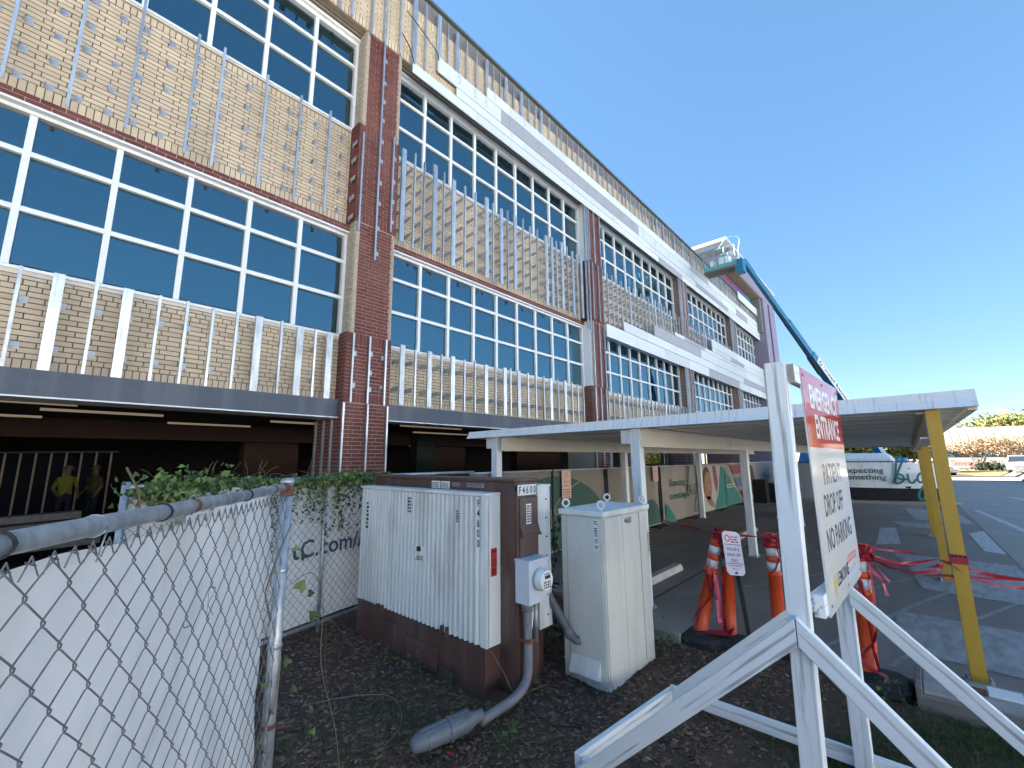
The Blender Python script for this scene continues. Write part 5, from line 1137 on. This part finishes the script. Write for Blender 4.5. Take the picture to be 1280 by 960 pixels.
# ================================================================ BOOM LIFT
M['subf'] = mat('rust_stained_frame', (.20,.15,.10), .8, col2=(.10,.14,.14), scale=6)
LF = empty('boom_lift', (34.5, 1.5, 0), 'blue telescopic boom lift raising a basket to the roof edge', 'boom lift')
tip = Vector((24.5,5.35,12.35)); mid = Vector((28.3,4.05,8.85)); lo = Vector((36.6,1.25,1.9))
bd = (lo-tip).normalized()
def boomseg(a, b, w_, name): f = MB(); f.bar(a, b, w_*.8, w_); return f.build(name, M['lblue'], LF, bevel=.03)
L_ = (lo-tip).length
boomseg(tip, tip+bd*L_*.30, .28, 'boom_section'); boomseg(tip+bd*L_*.28, tip+bd*L_*.46, .35, 'boom_section'); bs = boomseg(tip+bd*L_*.44, lo, .44, 'boom_section')
sdv = bd.cross(Vector((0,0,1))).normalized(); upb = sdv.cross(bd)
side = sdv if sdv.dot(CAMP-tip) > 0 else -sdv
pa = tip+bd*L_*.47; pl = Fr(pa+side*.186-upb*.17, bd, upb if True else upb)
f = MB(); f.add([pl.p(u,v,0) for u, v in ((0,-.04),(3.7,-.04),(3.7,.38),(0,.38))], [(0,1,2,3)]); f.poly([pl.p(u,v,0) for u, v in ((0,-.04),(3.7,-.04),(3.7,.38),(0,.38))], side*.012); dcl = f.build('decal', M['label'], LF)
pl2 = Fr(pa+side*.204-upb*.17, bd, upb); g = MB(); text(g, pl2, 'United Rentals', .36, .62, .08, n=0, bold=.014, fit=2.95); ribbon(g, pl2, [(.32+.15*math.cos(a*.45), .17+.12*math.sin(a*.45)) for a in range(15)], .06, 0); g.build('lettering', M['ink'], dcl)
f = MB(); f.tube([tip+bd*L_*.20-upb*.24, tip+bd*L_*.44-upb*.32], .05, 6); f.tube([tip+bd*L_*.44-upb*.34, tip+bd*L_*.52-upb*.38], .09, 6); f.build('hose_track', M['blackf'], LF)
# basket
bk0 = Vector((24.15, 0, 11.35)); ya, yb = 5.5, 7.1; xa, xb = 23.7, 24.5; zb = 11.9
f = MB(); f.box(xa, xb, ya, yb, zb, zb+.09); f.build('basket_floor', M['lteal'], LF); f = MB(); f.box(xa-.03, xb+.03, ya-.03, yb+.03, zb-.10, zb-.005); f.build('basket_subframe', M['subf'], LF)
f = MB(); f.box(xa-.02, xa+.01, ya, yb, zb+.1, zb+.2); f.build('kick_plate', M['lteal'], LF)
for z in (zb+.62, zb+1.1):
    f = MB(); f.tube([(xa,ya,z),(xb,ya,z),(xb,yb,z),(xa,yb,z),(xa,ya,z)], .02, 6); f.build('rail', M['lteal'], LF)
for x in (xa, xb):
    for y in (ya, (ya*2+yb)/3, (ya+2*yb)/3, yb): f = MB(); f.tube([(x,y,zb+.08),(x,y,zb+1.1)], .025, 6); f.build('rail_post', M['lteal'], LF)
f = MB(); f.box(xa+.25, xb-.1, ya+.35, ya+.9, zb+.1, zb+.75).box(xa+.1, xb-.3, ya+1.1, yb-.3, zb+.1, zb+.6); f.build('stacked_boxes', M['label'], LF, bevel=.05)
f = MB(); f.tube(spline([(xb,ya,zb+1.1),(xb-.1,ya-.1,zb+1.75),(xb-.1,ya+.5,zb+1.9),(xb-.1,ya+1,zb+1.4)],5), .018, 6); f.build('hoop_guard', M['lteal'], LF)
f = MB(); f.bar(tip, tip+Vector((-.2,.3,-.35)), .25, .3); f.box(23.8,24.4,5.2,5.6,11.5,12.2); f.build('basket_mount', M['lblue'], LF, bevel=.02)
f = MB(); f.box(34.6, 37.6, .1, 2.2, .75, 1.75); f.build('turntable', M['lift'], LF, bevel=.1); f = MB(); f.box(34.2, 37.4, -.1, 2.4, .45, .8); f.build('chassis', M['lift'], LF, bevel=.04)
for x in (34.7, 37.0):
    for y in (-.2, 2.5): f = MB(); f.lathe((x,y-.18,.5), [(.3,0),(.5,.03),(.5,.33),(.3,.36)], 18, (0,1,0)); f.build('wheel', M['tyre'], LF)
WT = empty('water_tank', (25.6, 2.1, 0), 'pale blue covered tank rising above the banner fence', 'tank'); f = MB(); f.add([(x,y,z) for z, k in ((0,1),(1.75,1),(2.0,.86)) for x, y in ((25.6-1.1*k,2.0+1.5*k),(25.6-1.1*k,2.0-1.5*k),(25.6+1.1*k,2.0-1.5*k),(25.6+1.1*k,2.0+1.5*k))], [(i*4+j, i*4+(j+1)%4, (i+1)*4+(j+1)%4, (i+1)*4+j) for i in range(2) for j in range(4)]+[(8,9,10,11)]); f.build('shell', M['tankb'] if 'tankb' in M else M['canw'], WT, bevel=.12)
BE = empty('blue_hopper', (25.2, 3.9, 0), 'bright blue machine arm leaning above fence beside pale tank', 'machine'); f = MB(); f.bar((25.4,4.2,0),(25.0,3.55,2.15), .5, .45); f.bar((25.6,4.6,0),(25.6,4.4,2.0), .5, .5); f.build('arm', M['lift'], BE, bevel=.08)

# ================================================================ WORKER inside the dark ground floor
M['hivis'] = mat('hi_vis_shirt', (.15,.175,.018), .8); M['jean'] = mat('dark_jeans', (.02,.025,.05), .9); M['skinr'] = mat('skin', (.16,.09,.06), .6); M['hat'] = mat('hard_hat', (.10,.095,.08), .5)
def worker(loc, rot, label, shirt='hivis'):
    o = empty('person', (0,0,0), label, 'person'); hat = None
    bm = bmesh.new()
    J = {'pel':(0,0,.95,.14),'bel':(0,0,1.15,.135),'che':(0,-.01,1.36,.155),'nk':(0,0,1.50,.055),'hd':(0,-.02,1.60,.085),'ht':(0,-.01,1.72,.085),
         'sl':(.19,0,1.42,.062),'el':(.27,.02,1.15,.045),'wl':(.26,-.12,.92,.034),'hl':(.25,-.18,.84,.03),'sr':(-.19,0,1.42,.062),'er':(-.27,.02,1.15,.045),'wr':(-.22,-.16,.98,.034),'hr':(-.19,-.22,.93,.03),
         'tl':(.10,0,.86,.095),'kl':(.11,-.02,.48,.065),'al':(.11,.02,.09,.045),'fl':(.12,-.13,.04,.04),'tr':(-.10,0,.86,.095),'kr':(-.12,-.03,.48,.065),'ar':(-.12,.02,.09,.045),'fr':(-.13,-.13,.04,.04)}
    E_ = 'pel-bel bel-che che-nk nk-hd hd-ht che-sl sl-el el-wl wl-hl che-sr sr-er er-wr wr-hr pel-tl tl-kl kl-al al-fl pel-tr tr-kr kr-ar ar-fr'.split()
    ks = list(J); me = bpy.data.meshes.new('body'); me.from_pydata([J[k][:3] for k in ks], [tuple(ks.index(a) for a in e.split('-')) for e in E_], [])
    ob = bpy.data.objects.new('body', me); COL.objects.link(ob); md = ob.modifiers.new('skin', 'SKIN'); ob.modifiers.new('sub', 'SUBSURF').levels = 1
    for i, k in enumerate(ks): v = me.skin_vertices[0].data[i]; v.radius = (J[k][3], J[k][3]*(.8 if k in ('pel','bel','che') else 1)); v.use_root = (k == 'pel')
    dg = bpy.context.evaluated_depsgraph_get(); m2 = bpy.data.meshes.new_from_object(ob.evaluated_get(dg)); bpy.data.objects.remove(ob)
    for mt in (shirt, 'jean', 'skinr', 'rubber'): m2.materials.append(M[mt])
    for p in m2.polygons:
        z = p.center.z; ax_ = abs(p.center.x); p.material_index = 3 if z < .1 else 2 if (z > 1.5 or (ax_ > .21 and z < 1.18) or (ax_ > .17 and z < 1.0 and z > .7)) else 1 if z < 1.0 else 0; p.use_smooth = True
    bo = bpy.data.objects.new('body', m2); COL.objects.link(bo); bo.parent = o
    f = MB(); f.lathe((0,-.01,1.68), [(.145,0),(.145,.012),(.115,.016),(.11,.07),(.07,.12),(.0,.135)], 16); hh = f.build('hat', M['hat'], o, smooth=True)
    f = MB(); 
    for s in (-1, 1): f.lathe((.032*s,-.105,1.63), [(.011,0),(.008,.008),(0,.01)], 8, (0,-1,0))
    f.build('eyes', M['ink'], o); f = MB(); f.add([(-.012,-.10,1.585),(.012,-.10,1.585),(0,-.125,1.588),(0,-.105,1.625)], [(0,1,2),(0,2,3),(1,3,2)]); f.build('nose', M['skinr'], o)
    o.location = loc; o.rotation_euler = (0,0,rot); return o
worker((.80,18.4,0), R(20), 'worker in yellow hi-vis shirt and brimmed hat inside the dark ground floor')
M['dullvis'] = mat('dull_green_shirt', (.06,.055,.02), .8); worker((1.45,18.9,0), R(-60), 'second dim worker in a drab shirt right of the yellow shirt', 'dullvis')
RU = empty('timber_stack', (-.5, 12, 0), 'pile of rough grey planks on the dark ground floor', 'timber')
for k in range(4): f = MB(); f.bar((-2.6+.1*k,11.2+.2*k,.35+.16*k),(1.1-.1*k,12.2+.1*k,.38+.16*k), .3, .14); f.build('plank', M['greywood'], RU, bevel=.02)

# ================================================================ FAR BACKGROUND
def tree(name, label, loc, h, cr, ch, n, cols, trunks=1, tr=.12, seed=0, ls=.25, spread=.6, group=None, base=.35):
    rr = random.Random(seed); o = empty(name, loc, label, 'tree', group); L0 = Vector(loc); f = MB(); tips = []
    for k in range(trunks):
        a = rr.uniform(0, 6.28); lean = spread*cr*rr.uniform(.3,.9) if trunks > 1 else .1*cr
        top = L0+Vector((math.cos(a)*lean, math.sin(a)*lean, h*rr.uniform(.55,.8))); mid_ = L0.lerp(top, .5)+Vector((rr.gauss(0,.1), rr.gauss(0,.1), 0))
        f.tube([L0+Vector((rr.gauss(0,.1)*(trunks > 1), rr.gauss(0,.1)*(trunks > 1), -.1)), mid_, top], [tr, tr*.7, tr*.35], 6)
        for b in range(6):
            t = L0+Vector((rr.gauss(0,cr*.5), rr.gauss(0,cr*.5), h-ch*rr.uniform(.1,.9))); f.tube([mid_.lerp(top, rr.random()), t], [tr*.35, tr*.08], 4); tips.append(t)
    f.build('trunk', M['bark'], o)
    q = MB(); q.mi = []
    cl = [L0+Vector((rr.gauss(0,cr*.45), rr.gauss(0,cr*.45), h-ch*rr.uniform(.12,.88))) for _ in range(26)]
    for i in range(n):
        c = rr.choice(cl); s = ls*rr.uniform(.6,1.3); p = c+Vector((rr.gauss(0,cr*.2), rr.gauss(0,cr*.2), rr.gauss(0,ch*.13)))
        a = Vector((rr.gauss(0,1), rr.gauss(0,1), rr.gauss(0,1))).normalized(); b = a.orthogonal().normalized()*s; d_ = a.cross(b)
        q.cur = rr.randrange(len(cols)); q.add([p-b, p+d_*.5, p+b, p-d_*.5], [(0,1,2,3)])
    q.build('crown', [M[c] for c in cols], o); return o
M['fdk'] = mat('dark_shrub_foliage', (.022,.030,.012), .8, island=.3); M['bark'] = mat('grey_bark', (.20,.16,.12), .9, col2=(.13,.10,.08), scale=6)
M['fg1'] = mat('olive_foliage', (.10,.115,.03), .8, island=.3); M['fg2'] = mat('dark_foliage', (.05,.07,.02), .8, island=.3); M['fy'] = mat('yellow_foliage', (.22,.18,.035), .8, island=.3)
M['fb'] = mat('russet_foliage', (.19,.115,.06), .8, island=.3); M['fb2'] = mat('tan_foliage', (.25,.17,.10), .8, island=.3)
rt = random.Random(4)
for i, (x, y, h) in enumerate(((80,-6.4,4.0),(84,-9.6,4.1),(88,-12.6,4.3))):
    tree('crape_myrtle', ('leftmost bare stemmed crape myrtle with russet leaves on the dry lawn','middle russet crape myrtle behind the white pickup','rightmost russet crape myrtle by the picture edge')[i], (x,y,0), h, 2.3, 2.0, 2200, ('fb','fb2','fb2'), trunks=6, tr=.07, seed=i+1, ls=.13, group='crape myrtles on the lawn')
for i, (x, y, h, cr, cols, lb) in enumerate(((128,-14,9.6,5.5,('fg1','fy','fg1'),'yellow green tree behind the metal roof'),(134,-19,10.5,6,('fy','fg1','fy'),'most yellow tree at the right picture edge behind roof'),(150,-9,7,5,('fg1','fg2'),'low green tree left of the mast beyond roof'),(150,-2,7.4,4.5,('fg2','fg1'),'thin topped tree seen just beneath the canopy corner'))):
    tree('broadleaf_tree', lb, (x,y,0), h, cr, h*.7, 4500, cols, trunks=2, tr=.25, seed=30+i, ls=.3, group='trees beyond the metal roofed building')
for i, (x, y) in enumerate(((66,6.5),(67,4.2),(68,2.0),(69,0.2))):
    tree('live_oak', ('dark oak seen under the canopy above blue machine','dark oak under the canopy above pale tank, left','dark oak under the canopy above banner script','dark oak just left of the yellow posts')[i], (x,y,0), 4.6+.3*(i%2), 2.6, 3.2, 1200, ('fg2','fg1','fg2'), trunks=2, tr=.2, seed=50+i, ls=.34, group='dark trees past the banner fence')
# sunlit greenery seen through the building
tree('broadleaf_tree', 'sunlit pale green tree seen through the building behind canopy post', (72,32.5,0), 7, 5, 7.0, 5000, ('fg1','fy','fg1'), trunks=2, seed=77, ls=.4)
M['roofm'] = mat('pale_metal_roof', (.17,.15,.125), .8, col2=(.15,.13,.11), scale=1); M['wallw'] = mat('white_rendered_wall', (.24,.23,.215), .8)
H2 = empty('low_office_building', (96, -8, 0), 'long low white office with pale ribbed metal roof across the lot', 'building')
MB().box(92, 104, -60, 6, 0, 3.2).build('wall', M['wallw'], H2)
f = MB(); f.add([(91,-60,3.2),(91,6,3.2),(98,6,6.0),(98,-60,6.0),(105,-60,3.2),(105,6,3.2),(91,-60,3.35),(91,6,3.35),(98,6,6.15),(98,-60,6.15),(105,-60,3.35),(105,6,3.35)], [(0,1,2,3),(3,2,5,4),(6,9,8,7),(9,10,11,8),(0,6,7,1),(0,3,9,6),(3,4,10,9),(1,7,8,2),(2,8,11,5)]); rf = f.build('roof', M['roofm'], H2)
f = MB(); y = -59
while y < 6: f.bar((91,y,3.37),(98,y,6.17), .06, .07); y += .9
tag(f.build('roof_rib', M['roofm'], rf), kind='stuff')
f = MB(); f.box(90.6, 91.0, -60, 6, 2.7, 3.19); f.build('gutter', M['tgrey'], H2)
for k in range(14): MB().box(91.9, 91.98, -5-k*4, -3.2-k*4, .9, 2.3).build('window', M['glass'], H2)
SW = empty('sign_wall', (87.5, -3, 0), 'low white boundary wall with thin red script by the lawn', 'wall'); f = MB(); f.box(87.4, 87.7, -30, 1.0, 0, 1.6); wl = f.build('wall', M['wallw'], SW)
g = MB(); text(g, Fr((87.38,-4.0,0),(0,-1,0),ZF), 'Emergency', 1.0, 0, .55, n=0, shear=.3); g.build('lettering', M['coral'], wl)
MS = empty('radio_mast', (140, -12.3, 0), 'thin grey lattice mast standing behind the metal roof', 'mast'); f = MB(); f.tube([(140,-12.3,0),(140,-12.3,11.5)], [.14,.08], 6); f.build('pole', M['tgrey'], MS); f = MB(); f.box(139.8,140.2,-12.6,-12.0,9.6,9.9).box(139.8,140.2,-12.6,-12.0,7.6,7.9); f.build('antenna', M['tgrey'], MS)
PO = empty('light_pole', (122, -12.9, 0), 'slim light pole in front of yellow green trees', 'light pole'); f = MB(); f.tube([(122,-12.9,0),(122,-12.9,7.4)], .1, 6); f.build('pole', M['tgrey'], PO); f = MB(); f.bar((122,-13.5,7.4),(122,-12.3,7.4), .2, .12); f.build('lamp_head', M['tgrey'], PO)
ST = empty('stop_sign', (72, -2.85, 0), 'small red stop sign at the lot exit by yellow post', 'sign'); f = MB(); f.tube([(72,-2.85,0),(72,-2.85,1.9)], .04, 6); f.build('pole', M['tgrey'], ST)
f = MB(); f.poly([(71.93, -2.85+.36*math.cos(R(22.5+45*k)), 1.9+.36*math.sin(R(22.5+45*k))) for k in range(8)], (.03,0,0)); pl = f.build('plate', M['redl'], ST); g = MB(); text(g, Fr((71.92,-2.85,1.9),(0,-1,0),ZF), 'STOP', .26, 0, -.09, n=0, align='CENTER', bold=.02); g.build('lettering', M['label'], pl)
SH = empty('round_shrub', (76, -6.0, 0), 'dark clipped shrub beneath the crape myrtles beside the pickup', 'shrub'); q = MB(); rr = random.Random(8)
for i in range(900):
    p = Vector((76+rr.gauss(0,.45), -6.9+rr.gauss(0,.6), abs(rr.gauss(.45,.3)))); a = Vector((rr.gauss(0,1), rr.gauss(0,1), rr.gauss(0,1))).normalized(); b = a.orthogonal().normalized()*.16; d_ = a.cross(b); q.add([p-b, p+d_*.6, p+b, p-d_*.6], [(0,1,2,3)])
tag(q.build('foliage', M['fdk'], SH), kind='stuff')
# parked vehicles: body profile lofted across the width
M['carw'] = mat('white_car_paint', (.62,.62,.62), .25); M['cglass'] = mat('dark_car_glass', (.02,.025,.03), .08); M['chrome'] = mat('grey_trim', (.22,.22,.23), .3, .5); M['hlamp'] = mat('head_lamp', (.6,.62,.65), .15); M['carg'] = mat('silver_car_paint', (.30,.31,.33), .3, .4)
def vehicle(name, label, loc, rot, prof, roof, Wd, Lw, paint, pickup=True):
    """prof: side outline (x forward, z up); built round the origin, then placed"""
    o = empty(name, (0,0,0), label, 'pickup' if pickup else 'car')
    f = MB(); n = len(prof); ks = ((-1,.86,.0),(-.93,1,.0),(0,1,.03),(.93,1,.0),(1,.86,.0)); 
    for s, k, up_ in ks:
        for x, z in prof: f.v.append((x*(1 if abs(s) < 1 else .985), s*Wd/2, z+(up_ if z > .9 else 0)-(0 if abs(s) < 1 else .02*(z > .9))))
    f.f = [(i*n+j, i*n+(j+1)%n, (i+1)*n+(j+1)%n, (i+1)*n+j) for i in range(4) for j in range(n)]+[tuple(range(n))[::-1], tuple(4*n+j for j in range(n))]; f.mi = [0]*len(f.f)
    body = f.build('body', M[paint], o, smooth=False, bevel=.03)
    c = MB(); (xa, xb), (xc, xd), z0, z1 = roof; w0, w1 = Wd/2*.93, Wd/2*.76
    c.add([(xa,-w0,z0),(xb,-w0,z0),(xb,w0,z0),(xa,w0,z0),(xc,-w1,z1),(xd,-w1,z1),(xd,w1,z1),(xc,w1,z1)], [(0,1,5,4),(1,2,6,5),(2,3,7,6),(3,0,4,7)]); c.build('windows', M['cglass'], o, bevel=.02)
    c = MB(); c.add([(xc-.02,-w1-.01,z1-.03),(xd+.02,-w1-.01,z1-.03),(xd+.02,w1+.01,z1-.03),(xc-.02,w1+.01,z1-.03),(xc+.1,-w1+.08,z1+.05),(xd-.1,-w1+.08,z1+.05),(xd-.1,w1-.08,z1+.05),(xc+.1,w1-.08,z1+.05)], [(0,3,2,1),(4,5,6,7),(0,1,5,4),(1,2,6,5),(2,3,7,6),(3,0,4,7)])
    for s in (-1, 1):
        c.bar((xb,s*w0,z0),(xd,s*w1,z1), .09, .09); c.bar((xa,s*w0,z0),(xc,s*w1,z1), .1, .1); c.bar(((xa+xb)/2-.1,s*w0*1.0,z0),((xc+xd)/2-.1,s*w1,z1), .09, .06)
    c.build('roof', M[paint], o)
    for x in (-Lw*.3, Lw*.31):
        for s in (-1, 1):
            y = s*(Wd/2-.13); f = MB(); f.lathe((x, y-.12*1, .37), [(.22,0),(.34,.02),(.37,.06),(.37,.18),(.34,.22),(.22,.24)], 20, (0,1,0)); wh = f.build('wheel', M['tyre'], o, smooth=True)
            f = MB(); f.lathe((x, y+s*.10, .37), [(.21,0),(.19,.03),(.05,.035)], 16, (0,s,0)); f.build('rim', M['chrome'], wh)
    xf = max(p[0] for p in prof)
    f = MB(); f.box(xf-.02, xf+.02, -Wd*.26, Wd*.26, .62, .90); f.build('grille', M['chrome'], o); f = MB(); f.box(xf-.05, xf+.06, -Wd*.47, Wd*.47, .36, .55); f.build('bumper', M['chrome'], o, bevel=.03)
    for s in (-1, 1): f = MB(); f.box(xf-.06, xf+.012, s*Wd*.37-.13, s*Wd*.37+.13, .70, .92); f.build('headlight', M['hlamp'], o); f = MB(); f.box(xb-.25, xb-.05, s*(Wd/2+.10)-.08, s*(Wd/2+.10)+.08, 1.08, 1.28); f.build('mirror', M[paint], o)
    o.location = loc; o.rotation_euler = (0,0,rot); return o
pick = [(-2.8,.45),(-2.2,.45),(-2.05,.75),(-1.7,.8),(-1.3,.75),(-1.15,.45),(1.2,.45),(1.35,.75),(1.7,.8),(2.05,.75),(2.2,.45),(2.75,.5),(2.8,.95),(2.6,1.06),(1.3,1.14),(-.75,1.14),(-.8,1.2),(-2.8,1.2)]
sed = [(-2.2,.4),(-1.8,.4),(-1.65,.68),(-1.35,.72),(-1.05,.68),(-.9,.4),(.95,.4),(1.1,.68),(1.4,.72),(1.7,.68),(1.85,.4),(2.2,.42),(2.25,.72),(1.9,.86),(.9,.95),(-1.5,.98),(-2.2,.92)]
vehicle('pickup_truck', 'white pickup truck facing the road at the right picture edge', (70.0,-8.6,0), R(172), pick, ((-.75,1.3),(-.6,.55),1.12,1.78), 2.0, 5.6, 'carw')
vehicle('parked_car', 'white car nosing out from behind the yellow posts', (58,-1.6,0), R(200), sed, ((-1.5,.95),(-1.0,.2),.94,1.42), 1.8, 4.4, 'carw', False)

# ================================================================ MULCH, LITTER, GRASS, WEEDS near the camera
M['chip'] = mat('bark_chip', (.15,.085,.055), .95, island=.6); M['litter'] = mat('dry_leaf_litter', (.26,.21,.15), .9, island=.5); M['grass'] = mat('green_grass', (.065,.095,.028), .8, island=.4); M['grassd'] = mat('straw_grass', (.14,.115,.055), .9, island=.4)
rg = random.Random(31)
def inview(x, y, z=0, mg=1.05):
    d_ = Vector((x,y,z))-CAMP; zc = d_.dot(fwd); return zc > .3 and abs(d_.dot(r2)/zc*539.26/640) < mg and -1.1 < d_.dot(u2)/zc*539.26/480 < 1
q = MB(); n = 0
while n < 20000:
    x = rg.uniform(.6,5.2); y = rg.uniform(-1.2,5.4)
    if not inview(x, y) or (x > 2.7 and y > 2.6 and x < 3.3): continue
    g_ = (y < 1.35-.25*(x-2.5))*.75
    if rg.random() < g_: continue
    s = rg.uniform(.007,.024); z = soilz(x,y)+s*.25; a = rg.uniform(0,6.28); ca, sa = math.cos(a)*s, math.sin(a)*s; t = rg.uniform(-.4,.4)*s; e = rg.uniform(.3,.6)
    q.add([(x-ca+sa*e,y-sa-ca*e,z-t*.5),(x-ca-sa*e,y-sa+ca*e,z+t),(x+ca-sa*e,y+sa+ca*e,z+t*.7),(x+ca+sa*e,y+sa-ca*e,z-t),(x,y,z+s*.35)], [(0,1,4),(1,2,4),(2,3,4),(3,0,4)]); n += 1
tag(q.build('bark_mulch', M['chip']), kind='stuff', label='dark bark mulch strewn over the soil bed', cat='mulch')
q = MB()
for i in range(560):
    x = rg.uniform(1.1,5.1); y = rg.uniform(.4,5.2); s = rg.uniform(.008,.026)*(1 if rg.random() < .8 else 1.5); z = soilz(x,y)+.012; a = rg.uniform(0,6.28); u = Vector((math.cos(a),math.sin(a),rg.uniform(-.3,.3)))*s; v = Vector((-math.sin(a),math.cos(a),rg.uniform(-.3,.3)))*s*.5; p = Vector((x,y,z))
    q.add([p-u, p-v*.9+u*.1, p+u, p+v], [(0,1,2,3)])
tag(q.build('leaf_litter', M['litter']), kind='stuff', label='pale dry leaves and scraps scattered on the mulch', cat='leaf litter')
def blades(n, fn, hmin, hmax, w_, mt, name, label, cat):
    q = MB(); k = 0; tries = 0
    while k < n and tries < n*12:
        tries += 1; x = rg.uniform(1.2,5.2); y = rg.uniform(-2.2,3.6)
        if not inview(x,y,.0,1.1) or rg.random() > fn(x,y): continue
        z = soilz(x,y)-.004; h = rg.uniform(hmin,hmax); a = rg.uniform(0,6.28); l = rg.uniform(.2,1.1)*h; b = rg.uniform(0,6.28); wx, wy = math.cos(b)*w_, math.sin(b)*w_; dx_, dy_ = math.cos(a)*l, math.sin(a)*l
        q.add([(x-wx,y-wy,z),(x+wx,y+wy,z),(x+wx*.7+dx_*.4,y+wy*.7+dy_*.4,z+h*.65),(x-wx*.7+dx_*.4,y-wy*.7+dy_*.4,z+h*.65),(x+dx_,y+dy_,z+h)], [(0,1,2,3),(3,2,4)]); k += 1
    tag(q.build(name, M[mt]), kind='stuff', label=label, cat=cat)
def gfn(x, y):
    e = 1.25-.30*(x-2.4)+.3*NZ.noise(Vector((x*1.5,y*1.5,7))); d_ = (e-y)
    n_ = .5+.8*NZ.noise(Vector((x*2.6,y*2.6,2)))
    return max(0, min(1, d_*2.2))*max(.12, min(1, n_)) + (.45*max(0, n_-.35) if x < 2.6 and y > 1.6 else 0) + .012
blades(26000, gfn, .018, .052, .0022, 'grass', 'grass', 'short patchy green grass round the sign feet', 'grass')
blades(13000, lambda x, y: gfn(x,y)*.8+.03, .012, .038, .0018, 'grassd', 'dry_grass', 'dry straw coloured blades mixed into the grass', 'grass')
WD = []
for i, (x, y, s, n_) in enumerate(((4.42,2.0,.16,40),(2.95,2.50,.08,16),(2.75,2.45,.07,12),(2.62,3.1,.07,20),(2.55,3.5,.08,26),(2.5,3.9,.08,22),(2.45,2.25,.06,10),(4.75,.35,.12,30),(3.35,1.95,.06,8))):
    q = MB()
    for k in range(n_): leafgeo(q, (x+rg.gauss(0,s*.6), y+rg.gauss(0,s*.6), abs(rg.gauss(.04,s*.5))), rg.uniform(.016,.034), rg)
    lb = ('bushy green weed at the right foot of grey cabinet','small weed at the brown switchgear corner','small weed beside the brown switchgear front corner','low weeds along the brown base, near end','low weeds along the brown base, middle','low weeds along the brown base, far end','tiny weed right of the grey conduit boot','weed tuft by the tape wrapped post','tiny weed before the grey cabinet corner')[i]; o = empty('weed', (x,y,0), lb, 'weed', 'weeds in the soil bed'); tag(q.build('foliage', M['leafd'], o), kind='stuff')
TW = empty('dry_vine_stem', (2.0, 3.8, 0), 'dry tan vine stems trailing over the soil by the fence', 'twig'); f = MB()
for P_ in ([(2.35,5.0,.35),(2.28,4.7,.15),(2.0,4.1,.05),(1.85,3.7,.02)], [(2.33,5.0,.3),(2.42,4.6,.08),(2.38,4.2,.01)], [(1.6,3.6,.05),(1.85,3.3,.12),(2.05,3.1,.10),(2.0,2.9,.02),(1.75,2.75,.02)], [(2.66,2.66,.35),(2.7,2.55,.2),(2.78,2.5,.05),(3.1,2.45,.02)]): f.tube(spline(P_, 6), .0022, 5)
f.build('stem', M['twig'], TW)
for i, (x, y, mt, s, lb) in enumerate(((2.02,2.38,'redl',.03,'scrap of red plastic on the mulch by the boot'),(3.62,2.62,'skyb',.03,'crumpled pale blue wrapper between the cabinets'),(2.95,5.1,'label',.06,'crumpled white scrap at the foot of the far fence'),(3.22,2.28,'litter',.035,'pale stick lying before the grey cabinet'))):
    f = MB(); rr = random.Random(i); vs = [(x+rr.uniform(-s,s), y+rr.uniform(-s,s), .01+rr.uniform(0,s*.7)) for _ in range(9)]
    f.add(vs, [(0,1,2),(2,3,4),(4,5,6),(6,7,8),(1,3,5),(0,4,8)]); o = f.build('scrap', M[mt], at=(x,y,0)); tag(o, lb, 'scrap')
KR = None

for o in list(bpy.data.objects):
    b_ = o.name.split('.')[0]
    if o.parent and (b_ in ('lettering','script','pencil_mark','setting_tab','stem','eyes','coral_mark','blue_mark','wire_ends') or b_.endswith('_print')): o['kind'] = 'stuff'
